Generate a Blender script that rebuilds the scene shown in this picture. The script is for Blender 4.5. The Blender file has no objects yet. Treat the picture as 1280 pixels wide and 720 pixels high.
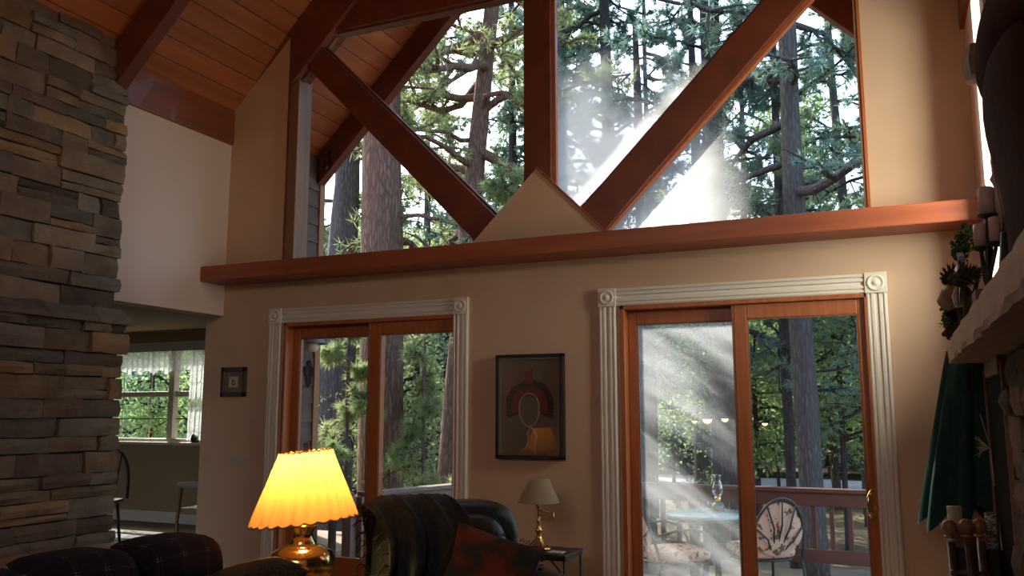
import bpy, math, random
import numpy as np
from mathutils import Matrix, Vector

# ------------------------------------------------------------------ camera
CAM = np.array([0.0, -5.507, 1.332])
YAW, PITCH, FPX = 0.4179, 0.1441, 1076.26
FW = np.array([-math.sin(YAW)*math.cos(PITCH), math.cos(YAW)*math.cos(PITCH), math.sin(PITCH)])
RT = np.array([math.cos(YAW), math.sin(YAW), 0.0])
UP = np.cross(RT, FW)
scene = bpy.context.scene
COL = scene.collection
cam_data = bpy.data.cameras.new('camera')
cam_data.sensor_width = 36.0
cam_data.sensor_fit = 'HORIZONTAL'
cam_data.lens = FPX*36.0/1280.0
cam_data.clip_start, cam_data.clip_end = 0.05, 500
cam = bpy.data.objects.new('camera', cam_data)
COL.objects.link(cam)
cam.matrix_world = Matrix(((RT[0], UP[0], -FW[0], CAM[0]), (RT[1], UP[1], -FW[1], CAM[1]),
                           (RT[2], UP[2], -FW[2], CAM[2]), (0, 0, 0, 1)))
scene.camera = cam

# ------------------------------------------------------------------ world, sun, exposure
world = bpy.data.worlds.new('sky'); scene.world = world; world.use_nodes = True
wn = world.node_tree.nodes; wl = world.node_tree.links
sky = wn.new('ShaderNodeTexSky'); sky.sky_type = 'NISHITA'; sky.sun_disc = False
SUN_DIR = Vector((-0.83, 0.565, 0.88)).normalized()          # from the place towards the sun
sky.sun_elevation = math.asin(SUN_DIR.z)
sky.sun_rotation = math.atan2(SUN_DIR.x, SUN_DIR.y)
sky.air_density = 1.0; sky.dust_density = 2.5; sky.ozone_density = 1.0
wn['Background'].inputs['Strength'].default_value = 0.80
wl.new(sky.outputs['Color'], wn['Background'].inputs['Color'])

sun_data = bpy.data.lights.new('sun', 'SUN')
sun_data.energy = 11.0; sun_data.angle = math.radians(0.6); sun_data.color = (1.0, 0.93, 0.80)
sun = bpy.data.objects.new('sun', sun_data); COL.objects.link(sun)
sun.rotation_euler = SUN_DIR.to_track_quat('Z', 'Y').to_euler()
sun.location = (-12, 10, 16)

def area_light(name, loc, direction, sx, sy, watts, color):
    d = bpy.data.lights.new(name, 'AREA'); d.shape = 'RECTANGLE'
    d.size, d.size_y, d.energy, d.color = sx, sy, watts, color
    o = bpy.data.objects.new(name, d); COL.objects.link(o); o.location = loc
    o.rotation_euler = Vector(direction).to_track_quat('-Z', 'Y').to_euler()
    return o
# rear: fill lamp added to brighten the room; side: daylight at the side window
area_light('rear_fill_light', (-1.45, -8.1, 3.68), (0, 1, -0.12), 2.6, 1.0, 36, (1.0, 0.64, 0.40))
area_light('daylight_side_window', (1.25, -1.05, 2.72), (-1, 0.5, -0.22), 1.3, 1.9, 300, (1.0, 0.98, 0.85))

scene.view_settings.view_transform = 'Standard'
scene.view_settings.look = 'None'
scene.view_settings.gamma = 1.0
scene.view_settings.use_curve_mapping = False
scene.view_settings.exposure = 0.0
scene.cycles.use_denoising = True
scene.cycles.max_bounces = 8
scene.cycles.diffuse_bounces = 4
scene.cycles.glossy_bounces = 4
scene.cycles.transparent_max_bounces = 24
scene.cycles.transmission_bounces = 6
scene.cycles.sample_clamp_indirect = 4.0
scene.cycles.caustics_reflective = False
scene.cycles.caustics_refractive = False

# ------------------------------------------------------------------ helpers
def ray(u, v): return FW + RT*(u-640)/FPX + UP*(360-v)/FPX
def at_depth(u, v, dep): return CAM + ray(u, v)*dep
def on_y(u, v, y): d = ray(u, v); return CAM + d*(y-CAM[1])/d[1]
def on_z(u, v, z): d = ray(u, v); return CAM + d*(z-CAM[2])/d[2]

WORLD = {}
class MB:
    """collects shapes; build() links them as ONE mesh object"""
    def __init__(s): s.v = []; s.f = []; s.n = 0; s.sm = []
    def add(s, V, F, smooth=False):
        V = np.asarray(V, float); s.v.append(V)
        for f in F: s.f.append([i+s.n for i in f])
        s.sm += [smooth]*len(F)
        s.n += len(V); return s
    def box(s, x0, x1, y0, y1, z0, z1):
        V = [(x0,y0,z0),(x1,y0,z0),(x1,y1,z0),(x0,y1,z0),(x0,y0,z1),(x1,y0,z1),(x1,y1,z1),(x0,y1,z1)]
        return s.add(V, [(0,3,2,1),(4,5,6,7),(0,1,5,4),(1,2,6,5),(2,3,7,6),(3,0,4,7)])
    def bar(s, a, b, w, h, ref=(0,0,1)):
        a = np.array(a, float); b = np.array(b, float); d = (b-a)/np.linalg.norm(b-a)
        x = np.cross(d, ref)
        if np.linalg.norm(x) < 1e-4: x = np.cross(d, (1,0,0))
        x /= np.linalg.norm(x); y = np.cross(x, d)
        V = [p + x*sx*w/2 + y*sy*h/2 for p in (a, b) for sx, sy in ((-1,-1),(1,-1),(1,1),(-1,1))]
        return s.add(V, [(3,2,1,0),(4,5,6,7),(0,1,5,4),(1,2,6,5),(2,3,7,6),(3,0,4,7)])
    def prism(s, poly, axis, a, b):
        """poly in the two other axes, extruded along axis from a to b"""
        n = len(poly); V = []
        for t in (a, b):
            for p in poly:
                V.append((t, p[0], p[1]) if axis == 'x' else (p[0], t, p[1]) if axis == 'y' else (p[0], p[1], t))
        F = [tuple(range(n)), tuple(range(2*n-1, n-1, -1))]
        F += [(i, i+n, (i+1) % n+n, (i+1) % n) for i in range(n)]
        return s.add(V, F)
    def tube(s, pts, r, seg=8, smooth=True, cap=True, jit=0.0, rng=None):
        pts = [np.array(p, float) for p in pts]; n = len(pts)
        r = [r]*n if np.isscalar(r) else r
        V = []; up = None
        for i in range(n):
            d = pts[min(i+1, n-1)] - pts[max(i-1, 0)]; d = d/(np.linalg.norm(d)+1e-9)
            if up is None:
                up = np.array((0,0,1.)) if abs(d[2]) < .9 else np.array((1.,0,0))
            x = np.cross(d, up); x /= np.linalg.norm(x)+1e-9; up = np.cross(x, d)
            for k in range(seg):
                a = 2*math.pi*k/seg
                rr = r[i]*(1+(rng.uniform(-jit, jit) if jit else 0))
                V.append(pts[i] + (x*math.cos(a) + up*math.sin(a))*rr)
        F = [(i*seg+k, i*seg+(k+1) % seg, (i+1)*seg+(k+1) % seg, (i+1)*seg+k) for i in range(n-1) for k in range(seg)]
        if cap: F += [tuple(range(seg-1, -1, -1)), tuple((n-1)*seg+k for k in range(seg))]
        return s.add(V, F, smooth)
    def lathe(s, prof, c=(0,0,0), seg=24, smooth=True, sx=1., sy=1.):
        n = len(prof)
        V = [(c[0]+r*sx*math.cos(2*math.pi*k/seg), c[1]+r*sy*math.sin(2*math.pi*k/seg), c[2]+z) for r, z in prof for k in range(seg)]
        F = [(i*seg+k, i*seg+(k+1) % seg, (i+1)*seg+(k+1) % seg, (i+1)*seg+k) for i in range(n-1) for k in range(seg)]
        if prof[0][0] > 1e-4: F.append(tuple(range(seg-1, -1, -1)))
        if prof[-1][0] > 1e-4: F.append(tuple((n-1)*seg+k for k in range(seg)))
        return s.add(V, F, smooth)
    def ball(s, c, rx, ry=None, rz=None, seg=16, rings=10, power=1.0, rot=0.0):
        ry = rx if ry is None else ry; rz = rx if rz is None else rz
        sp = lambda q: math.copysign(abs(q)**power, q)
        V = []
        for i in range(rings+1):
            ph = -math.pi/2 + math.pi*i/rings
            for k in range(seg):
                a = 2*math.pi*k/seg
                x = rx*sp(math.cos(ph))*sp(math.cos(a)); y = ry*sp(math.cos(ph))*sp(math.sin(a)); z = rz*sp(math.sin(ph))
                V.append((c[0]+x*math.cos(rot)-y*math.sin(rot), c[1]+x*math.sin(rot)+y*math.cos(rot), c[2]+z))
        F = [(i*seg+k, i*seg+(k+1) % seg, (i+1)*seg+(k+1) % seg, (i+1)*seg+k) for i in range(rings) for k in range(seg)]
        return s.add(V, F, True)
    def build(s, name, mat, parent=None, world=True, bevel=0, sub=0):
        me = bpy.data.meshes.new(name)
        V = np.concatenate(s.v) if s.v else np.zeros((0,3))
        me.from_pydata(V.tolist(), [], s.f)
        me.polygons.foreach_set('use_smooth', s.sm)
        me.materials.append(mat); me.update()
        o = bpy.data.objects.new(name, me); COL.objects.link(o)
        if parent is not None: attach(o, parent, world)
        if bevel:
            m = o.modifiers.new('edges', 'BEVEL'); m.width = bevel; m.segments = 2; m.limit_method = 'ANGLE'
        if sub:
            m = o.modifiers.new('round', 'SUBSURF'); m.levels = sub; m.render_levels = sub
        return o
def attach(o, parent, world=True):
    o.parent = parent
    if world: o.matrix_parent_inverse = WORLD.get(parent.name, Matrix.Identity(4)).inverted()
def soup(name, V, F, mat, parent=None, world=True, smooth=False):
    """big triangle or quad mesh straight from numpy arrays"""
    me = bpy.data.meshes.new(name); k = F.shape[1]
    me.vertices.add(len(V)); me.vertices.foreach_set('co', V.astype(np.float32).ravel())
    me.loops.add(F.size); me.loops.foreach_set('vertex_index', F.astype(np.int32).ravel())
    me.polygons.add(len(F)); me.polygons.foreach_set('loop_start', np.arange(0, F.size, k, dtype=np.int32))
    me.polygons.foreach_set('loop_total', np.full(len(F), k, np.int32))
    me.materials.append(mat); me.update(calc_edges=True); me.validate()
    o = bpy.data.objects.new(name, me); COL.objects.link(o)
    if parent is not None: attach(o, parent, world)
    return o
def tag(o, label, cat, group=None, kind=None):
    if label: o['label'] = label
    if cat: o['category'] = cat
    if group: o['group'] = group
    if kind: o['kind'] = kind
    return o
def thing(name, label, cat, loc=(0,0,0), rz=0., group=None):
    o = bpy.data.objects.new(name, None); COL.objects.link(o); o.empty_display_size = .1
    o.location = loc; o.rotation_euler = (0,0,rz)
    WORLD[o.name] = Matrix.Translation(Vector(loc)) @ Matrix.Rotation(rz, 4, 'Z')
    return tag(o, label, cat, group)
def struct(o, label=None, cat=None):
    o['kind'] = 'structure'
    if label: o['label'] = label
    if cat: o['category'] = cat
    return o

# ------------------------------------------------------------------ materials
def mat(name, rgb, rough=0.6, metal=0.0, spec=0.5, var=0.0, scale=8.0, stretch=(1,1,1), rgb2=None, bump=0.0,
        bscale=None, rnd=0.0, coat=0.0, detail=4.0, lo=.35, hi=.65, sheen=0.0):
    m = bpy.data.materials.new(name); m.use_nodes = True
    N, L = m.node_tree.nodes, m.node_tree.links; P = N['Principled BSDF']
    P.inputs['Base Color'].default_value = (*rgb, 1); P.inputs['Roughness'].default_value = rough
    P.inputs['Metallic'].default_value = metal; P.inputs['Specular IOR Level'].default_value = spec
    P.inputs['Coat Weight'].default_value = coat; P.inputs['Sheen Weight'].default_value = sheen
    if rgb2 is not None or bump or rnd:
        tc = N.new('ShaderNodeTexCoord'); mp = N.new('ShaderNodeMapping'); mp.inputs['Scale'].default_value = stretch
        L.new(tc.outputs['Object'], mp.inputs['Vector'])
        oi = N.new('ShaderNodeObjectInfo')
        off = N.new('ShaderNodeVectorMath'); off.operation = 'SCALE'; off.inputs[0].default_value = (37, 53, 71)
        L.new(oi.outputs['Random'], off.inputs['Scale']); L.new(off.outputs[0], mp.inputs['Location'])
        nz = N.new('ShaderNodeTexNoise'); nz.inputs['Scale'].default_value = scale; nz.inputs['Detail'].default_value = detail
        L.new(mp.outputs[0], nz.inputs['Vector'])
        col = None
        if rgb2 is not None:
            cr = N.new('ShaderNodeValToRGB'); cr.color_ramp.elements[0].position = lo; cr.color_ramp.elements[1].position = hi
            cr.color_ramp.elements[0].color = (*rgb, 1); cr.color_ramp.elements[1].color = (*rgb2, 1)
            L.new(nz.outputs['Fac'], cr.inputs['Fac']); col = cr.outputs['Color']
        if rnd:
            hs = N.new('ShaderNodeHueSaturation')
            mr = N.new('ShaderNodeMapRange'); mr.inputs['To Min'].default_value = 1-rnd; mr.inputs['To Max'].default_value = 1+rnd
            L.new(oi.outputs['Random'], mr.inputs['Value']); L.new(mr.outputs[0], hs.inputs['Value'])
            if col is not None: L.new(col, hs.inputs['Color'])
            else: hs.inputs['Color'].default_value = (*rgb, 1)
            col = hs.outputs['Color']
        if col is not None: L.new(col, P.inputs['Base Color'])
        if bump:
            n2 = nz
            if bscale:
                n2 = N.new('ShaderNodeTexNoise'); n2.inputs['Scale'].default_value = bscale; n2.inputs['Detail'].default_value = 5
                L.new(mp.outputs[0], n2.inputs['Vector'])
            bp = N.new('ShaderNodeBump'); bp.inputs['Strength'].default_value = bump; bp.inputs['Distance'].default_value = 0.02
            L.new(n2.outputs['Fac'], bp.inputs['Height']); L.new(bp.outputs[0], P.inputs['Normal'])
    return m

M = {}
M['wall'] = mat('painted_wall', (.575,.385,.255), .75, spec=.25, rgb2=(.605,.415,.28), scale=3, bump=.05, bscale=160)
M['wall_white'] = mat('off_white_paint', (.71,.545,.445), .75, spec=.25, bump=.05, bscale=160)
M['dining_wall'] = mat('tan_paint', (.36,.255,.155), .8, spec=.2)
M['casing'] = mat('cream_gloss_paint', (.72,.64,.53), .4, spec=.4)
M['redwood'] = mat('red_stained_timber', (.115,.026,.012), .42, rgb2=(.17,.040,.018), scale=5, stretch=(1,1,1), bump=.06, bscale=30, coat=.1)
M['beam'] = mat('dark_stained_timber', (.100,.026,.013), .5, rgb2=(.15,.040,.018), scale=5, bump=.06, bscale=30)
M['ledge'] = mat('ledge_timber', (.27,.062,.022), .45, rgb2=(.35,.090,.032), scale=4, stretch=(.4,4,4), bump=.05)
M['doorwood'] = mat('orange_door_wood', (.34,.090,.022), .42, rgb2=(.42,.125,.034), scale=6, stretch=(6,6,.5), coat=.15)
M['plank'] = mat('pine_plank', (.34,.088,.028), .5, rgb2=(.45,.135,.046), scale=2.2, stretch=(6,.5,6), rnd=.16, bump=.04, bscale=10, lo=.3, hi=.7, coat=.1)
M['palewood'] = mat('pale_jamb_wood', (.20,.092,.044), .6, rgb2=(.25,.12,.058), scale=4, stretch=(5,5,.6))
M['stone'] = mat('ledgestone', (.155,.125,.092), .85, spec=.25, rgb2=(.33,.265,.185), scale=5, rnd=.5, bump=.7, bscale=26, detail=7, lo=.25, hi=.75)
M['stone_dark'] = mat('stone_joint', (.05,.042,.035), .95, spec=.1)
M['frieze'] = mat('frieze_timber', (.20,.050,.018), .5, rgb2=(.27,.072,.027), scale=2.5, stretch=(4,.5,4), coat=.1)
M['switch'] = mat('tan_switch_plate', (.50,.39,.28), .5)
M['siding'] = mat('cedar_siding', (.090,.052,.038), .8, rgb2=(.12,.072,.052), scale=3, stretch=(1,.6,8), rnd=.12)
M['siding_trim'] = mat('siding_corner_trim', (.34,.17,.075), .7)
M['brass'] = mat('polished_brass', (.83,.58,.20), .16, metal=1.0)
M['brass_dull'] = mat('aged_brass', (.62,.40,.14), .3, metal=1.0)
M['iron'] = mat('black_iron', (.018,.018,.018), .5, metal=.3)
M['black'] = mat('black_lacquer', (.012,.010,.010), .4)
M['darkwood'] = mat('dark_walnut', (.045,.022,.014), .4, rgb2=(.07,.035,.02), scale=6)
M['floor'] = mat('carpet', (.30,.23,.17), .95, rgb2=(.34,.26,.19), scale=40, bump=.2, bscale=220)
M['deck'] = mat('weathered_deck', (.17,.145,.14), .8, rgb2=(.24,.21,.20), scale=3, stretch=(.5,6,6), rnd=.12)
M['railing'] = mat('red_brown_railing', (.085,.032,.027), .6, rgb2=(.11,.045,.038), scale=6)
M['railing_grey'] = mat('weathered_railing', (.15,.115,.10), .75, rgb2=(.20,.155,.135), scale=6)

# ------------------------------------------------------------------ glass
def glass(name, film=None, refl=.05):
    """thin window glass; film = dust on the pane, with sunlit haze and leaf-shadow streaks painted by mask: dict(scale, rot, stretch, gx, gz, c, lo, hi, top)"""
    m = bpy.data.materials.new(name); m.use_nodes = True
    N, L = m.node_tree.nodes, m.node_tree.links
    for n in list(N):
        if n.type != 'OUTPUT_MATERIAL': N.remove(n)
    out = N['Material Output']
    tr = N.new('ShaderNodeBsdfTransparent'); tr.inputs[0].default_value = (.96,.98,.97,1)
    gl = N.new('ShaderNodeBsdfGlossy'); gl.inputs['Roughness'].default_value = .02
    lwt = N.new('ShaderNodeLayerWeight'); lwt.inputs['Blend'].default_value = .5      # Facing = 1 - |cos|
    pw = N.new('ShaderNodeMath'); pw.operation = 'POWER'; L.new(lwt.outputs['Facing'], pw.inputs[0]); pw.inputs[1].default_value = 5
    fr = N.new('ShaderNodeMath'); fr.operation = 'MULTIPLY_ADD'; L.new(pw.outputs[0], fr.inputs[0]); fr.inputs[1].default_value = .9; fr.inputs[2].default_value = refl
    mx = N.new('ShaderNodeMixShader'); L.new(fr.outputs[0], mx.inputs[0]); L.new(tr.outputs[0], mx.inputs[1]); L.new(gl.outputs[0], mx.inputs[2])
    last = mx
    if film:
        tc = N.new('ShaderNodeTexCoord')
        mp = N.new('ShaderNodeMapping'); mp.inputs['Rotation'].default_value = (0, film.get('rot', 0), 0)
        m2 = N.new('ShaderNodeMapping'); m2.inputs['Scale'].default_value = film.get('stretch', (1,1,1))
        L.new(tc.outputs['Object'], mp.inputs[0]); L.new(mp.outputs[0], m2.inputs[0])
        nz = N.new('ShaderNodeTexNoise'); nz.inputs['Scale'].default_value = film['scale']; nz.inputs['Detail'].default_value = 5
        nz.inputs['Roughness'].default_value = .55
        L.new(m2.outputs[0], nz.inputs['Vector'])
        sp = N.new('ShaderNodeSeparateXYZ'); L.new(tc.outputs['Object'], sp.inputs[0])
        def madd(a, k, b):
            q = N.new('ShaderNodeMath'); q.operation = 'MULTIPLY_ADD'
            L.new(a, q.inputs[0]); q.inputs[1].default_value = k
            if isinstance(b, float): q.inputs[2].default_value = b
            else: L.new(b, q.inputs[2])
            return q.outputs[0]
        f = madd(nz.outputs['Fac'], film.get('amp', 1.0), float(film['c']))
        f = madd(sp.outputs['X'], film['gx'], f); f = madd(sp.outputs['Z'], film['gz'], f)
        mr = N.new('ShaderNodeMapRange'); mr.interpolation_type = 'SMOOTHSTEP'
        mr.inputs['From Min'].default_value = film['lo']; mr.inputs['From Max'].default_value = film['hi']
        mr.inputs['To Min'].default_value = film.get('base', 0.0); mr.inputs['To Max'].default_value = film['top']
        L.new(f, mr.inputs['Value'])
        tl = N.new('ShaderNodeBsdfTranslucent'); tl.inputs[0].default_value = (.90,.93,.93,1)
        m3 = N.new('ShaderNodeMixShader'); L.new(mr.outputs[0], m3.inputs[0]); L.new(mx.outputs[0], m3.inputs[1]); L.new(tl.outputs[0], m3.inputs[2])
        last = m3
    L.new(last.outputs[0], out.inputs['Surface'])
    return m
M['glass'] = glass('window_glass')
M['picture_glass'] = glass('picture_glass', refl=.085)
M['glass_bay'] = glass('dust_painted_haze_centre', dict(scale=1.9, gx=-.30, gz=-1.05, c=2.50, lo=-.35, hi=.42, top=.80, amp=1.5))  # dust mask paints the sunlit white low in the pane
M['glass_bay_right'] = glass('dust_painted_haze_right', dict(scale=2.2, gx=-1.6, gz=-.35, c=-.55, lo=-.05, hi=.55, top=.52, amp=.5))  # dust mask fades rightward, painting where sun strikes the pane
M['glass_door'] = glass('dust_painted_haze_door', dict(scale=1.7, rot=math.radians(-33), stretch=(.45,1,2.4), gx=-.34, gz=.22, c=-1.24, lo=.10, hi=.80, top=.22, amp=1.9, base=.012))  # streaks paint sunbeams and leaf shadows into the dust

# ------------------------------------------------------------------ room shell
XL, XR = -5.06, 0.49                 # side walls of the tall room
ZL0, ZL1 = 2.376, 2.497              # timber ledge under the gable window
ROOF = 8.93                          # left roof slope: z = x + ROOF
XC = (XL+XR)/2                       # ridge
ROOFR = ROOF + 2*XC                  # right slope: z = -x + ROOFR
WC = -2.237                          # centre of the gable window
ZR = XC+ROOF
def mir(x): return 2*WC-x
YB = -8.0                            # rear wall

fl = MB().box(-10.2, 1.2, YB, 0.0, -.12, 0).box(-10.2, -5.08, 0.0, 2.9, -.12, 0)
struct(fl.build('floor', M['floor']), 'brown carpeted floor of the living room', 'floor')

LD0, LD1 = -4.42, -2.86              # left sliding door, outside of its timber frame
RD0, RD1 = -1.655, -0.12
DT = 2.04
T = .16
w = MB()
w.box(-5.24, LD0, 0, T, 0, DT).box(LD1, RD0, 0, T, 0, DT).box(RD1, 1.0, 0, T, 0, DT)
w.box(-5.24, 1.0, 0, T, DT, 2.47)
w.prism([(XL-.18,2.47),(-4.45,2.47),(-4.45,-4.45+ROOF),(XL-.18,XL-.18+ROOF)], 'y', 0, T)
w.prism([(1.0,2.47),(-.09,2.47),(-.09,.09+ROOFR),(1.0,ROOFR-1.0)], 'y', 0, T)
w.prism([(-4.6+.85,5.25),(-.85+.13,5.25),(XC,ZR)], 'y', 0, T)
struct(w.build('wall_front', M['wall']), 'tan plaster gable wall with two sliding doors below the gable window', 'wall')

# left wall: header over the opening to the dining room, then the wall beyond the chimney
w = MB().box(-5.24, XL, -1.20, 0, 2.127, 3.95)
struct(w.build('wall_left', M['wall_white']), 'off-white upper wall over the opening to the dining room', 'wall')
struct(MB().box(-5.24, XL, YB, -4.4, 0, 3.95).build('wall_left_rear', M['wall_white']), 'off-white wall on the camera side of the ledgestone chimney', 'wall')
# right wall with a tall side window between the gable wall and the chimney, and more behind the camera
w = MB().box(XR, XR+.16, -.45, 0, 0, 3.95).box(XR, XR+.16, YB, -.84, 0, 3.95)
w.box(XR, XR+.16, -.84, -.45, 0, 1.9).box(XR, XR+.16, -.84, -.45, 3.55, 3.95)
struct(w.build('wall_right', M['wall_white']), 'off-white wall beside the right-hand chimney', 'wall')
wr = struct(MB().box(XR+.12, XR+.15, -.84, -.82, 1.9, 3.55).box(XR+.12, XR+.15, -.47, -.45, 1.9, 3.55).box(XR+.12, XR+.15, -.84, -.45, 1.9, 1.93).box(XR+.12, XR+.15, -.84, -.45, 3.52, 3.55).build('window_3', M['casing']), 'narrow high side window between gable wall and stone chimney', 'window')
MB().box(XR+.133, XR+.136, -.82, -.47, 1.93, 3.52).build('pane', M['glass'], wr)
# rear wall (behind the photographer) with a high opening added for the fill lamp
w = MB().box(-5.24, XR+.16, YB-.16, YB, 0, 3.15).box(-5.24, -2.8, YB-.16, YB, 3.15, 4.2).box(-.1, XR+.16, YB-.16, YB, 3.15, 4.2)
w.prism([(XL-.18,4.2),(XR+.16,4.2),(XC,ZR)], 'y', YB-.16, YB)
struct(w.build('wall_back', M['wall']), 'rear plaster wall with a high opening added for the fill light', 'wall')

# ------------------------------------------------------------------ ceiling: planks on both slopes, frieze boards, rafters
roof = MB()
for sgn in (0, 1):
    f = (lambda x: x) if sgn == 0 else (lambda x: 2*XC-x)
    P = [(f(-6.1), -6.1+ROOF+.06), (f(XC), XC+ROOF+.06), (f(XC), XC+ROOF+.26), (f(-6.1), -6.1+ROOF+.26)]
    roof.prism(P if sgn == 0 else P[::-1], 'y', YB-.3, 1.33)
ceil = struct(roof.build('ceiling', M['beam']), 'steep pine plank ceiling with exposed rafters', 'ceiling')
def plank_mesh(name, length, wd=.158, th=.035):
    b = MB(); h = wd/2; e = .006
    poly = [(-h,th),(-h,e),(-h+e,0),(h-e,0),(h,e),(h,th)]      # x across, z up; v-groove edges below
    b.prism(poly, 'y', 0, length)
    me = bpy.data.meshes.new(name); me.from_pydata(np.concatenate(b.v).tolist(), [], b.f); me.materials.append(M['plank']); me.update()
    return me
me_in = plank_mesh('plank', -YB); me_out = plank_mesh('plank', 1.33-T)
s2 = math.sqrt(.5)
for sgn in (0, 1):
    for k in range(29):
        for me, y0 in ((me_in, YB), (me_out, T)):
            d = -.95 + .08 + k*.162
            if me is me_in and d < 0: continue
            if d > 3.95: continue
            x = XL + d*s2; z = x + ROOF
            o = bpy.data.objects.new('plank', me); COL.objects.link(o)
            o.location = (x if sgn == 0 else 2*XC-x, y0, z); o.rotation_euler = (0, -math.pi/4 if sgn == 0 else math.pi/4, 0)
            attach(o, ceil)
for i, x0 in enumerate((XL, XR-.025)):
    MB().box(x0, x0+.025, YB, 0, 3.585, 3.89).build('frieze_board', M['frieze'], ceil, bevel=.003)
def rafter(y0, y1, dep, mat_, parent, foot=XL, name='rafter', right=True):
    for sgn in ((0, 1) if right else (0,)):
        f = (lambda x: x) if sgn == 0 else (lambda x: 2*XC-x)
        P = [(f(foot), foot+ROOF-.005), (f(foot), foot+ROOF-dep), (f(XC), XC+ROOF-dep), (f(XC), XC+ROOF-.005)]
        MB().prism(P, 'y', y0, y1).build(name, mat_, parent, bevel=.006)
for y0 in (-1.31, -3.9, -6.4):
    rafter(y0, y0+.10, .35, M['beam'], ceil)
rafter(1.215, 1.32, .32, M['redwood'], ceil, foot=XL, name='outer_rafter')

# iron bracket bolts under the outer rafter
g = MB()
for k in range(3): g.ball((-4.96+.0*k, 1.19, 3.70+.075*k), .028, seg=8, rings=6)
g.build('bracket_bolts', M['iron'], ceil)

# ------------------------------------------------------------------ timber ledge
led = MB().box(XL, XR, -.284, 0, ZL0, ZL1)
struct(led.build('trim_1', M['ledge'], bevel=.008), 'long red-brown timber ledge running below the gable window', 'ledge')

# ------------------------------------------------------------------ gable window: timber truss with five panes
win = MB().box(-4.45, -4.36, -.012, T, 2.47, 4.52).box(mir(-4.36)-.0, mir(-4.36)+.03, -.012, T, 2.47, 4.40)
win.box(-4.45, -.06, .02, T, 2.45, 2.50)
gw = struct(win.build('window_1', M['palewood'], bevel=.003), 'large gable window divided by a timber truss', 'window')
MB().box(-4.462, -4.447, -.02, .0, 2.497, 4.47).build('edge_trim', M['redwood'], gw)
MB().box(-.095, -.078, -.02, .0, 2.497, 4.24).build('edge_trim', M['doorwood'], gw)
YF, YK = -.03, .13
KP0, KP1 = -2.3425, -2.1315
MB().box(KP0, KP1, YF, YK, 2.5, 6.2).build('king_post', M['redwood'], gw, bevel=.008)
stop = [MB().box(KP1, KP1+.022, .01, .05, 2.8, 4.41), MB().box(KP0-.010, KP0, .03, .05, 2.8, 4.41)]
for b in stop: b.build('glazing_bead', M['doorwood'], gw)
# diagonals (edges read off the wall plane)
dl = [(-4.36,4.235),(-4.215,4.38),(-2.30,2.465),(-2.58,2.465)]
dl = [(-4.345,4.215),(-4.205,4.375),(-2.30,2.47),(-2.64,2.47)]
MB().prism(dl, 'y', YF, YK).build('diagonal_brace', M['redwood'], gw, bevel=.008)
MB().prism([(mir(x), z) for x, z in dl][::-1], 'y', YF, YK).build('diagonal_brace', M['redwood'], gw, bevel=.008)
# beads along the diagonals
def bead(a, b, m='doorwood', r=.022):
    MB().bar((a[0], .03, a[1]), (b[0], .03, b[1]), r, .05, ref=(0,1,0)).build('glazing_bead', M[m], gw)
bead((-4.20,4.385),(-2.50,2.685),'redwood',.014)
bead((mir(-4.355),4.200),(mir(-2.62),2.465),'doorwood',.030)
bead((mir(-4.20),4.385),(mir(-2.50),2.685),'redwood',.012)
# tie beam and the wall rafters
MB().box(-4.25, mir(-4.25), YF+.004, YK-.004, 4.41, 4.66).build('tie_beam', M['redwood'], gw, bevel=.008)
bead((-4.0,4.402),(KP0,4.402),'redwood',.016)
for f in (lambda x: x, mir):
    o = MB().prism([(f(-4.42),-4.42+ROOF-.01),(f(-4.42),4.02),(f(-4.36),4.06),(f(-3.2),5.22),(f(XC),XC+8.42),(f(XC),XC+ROOF-.01)], 'y', YF-.03, YK+.002).build('wall_rafter', M['redwood'], gw, bevel=.006)
# metal strip at the short pane ends
for a, b in (((-4.352,4.062),(-4.275,4.142)), ((-4.115,4.300),(-4.035,4.385))):
    MB().bar((a[0], .035, a[1]), (b[0], .035, b[1]), .020, .03, ref=(0,1,0)).build('glazing_bead', M['palewood'], gw)
# plaster triangle over the foot of the truss
tri = [(WC-.545,ZL1-.005),(WC+.545,ZL1-.005),(WC,3.035)]
MB().prism(tri, 'y', -.06, .10).build('gable_triangle', M['wall'], gw)
MB().bar((WC+.552,-.045,ZL1),(WC+.004,-.045,3.045),.014,.05,ref=(0,1,0)).build('edge_trim', M['ledge'], gw)
# panes
def pane(poly, m, y=.06):
    b = MB(); b.add([(p[0], y, p[1]) for p in poly], [tuple(range(len(poly)))]); return b.build('pane', M[m], gw)
bay1 = [(-4.38,2.48),(-2.55,2.48),(-4.27,4.20),(-4.38,4.09)]
bay2 = [(-2.30,2.56),(-2.30,4.45),(-3.96,4.45),(-4.16,4.26)]
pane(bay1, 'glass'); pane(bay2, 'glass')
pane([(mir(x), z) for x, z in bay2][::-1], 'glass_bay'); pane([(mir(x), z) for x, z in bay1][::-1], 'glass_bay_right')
pane([(-3.55,4.6),(mir(-3.55),4.6),(mir(-3.2),5.27),(-3.2,5.27)], 'glass')

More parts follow.
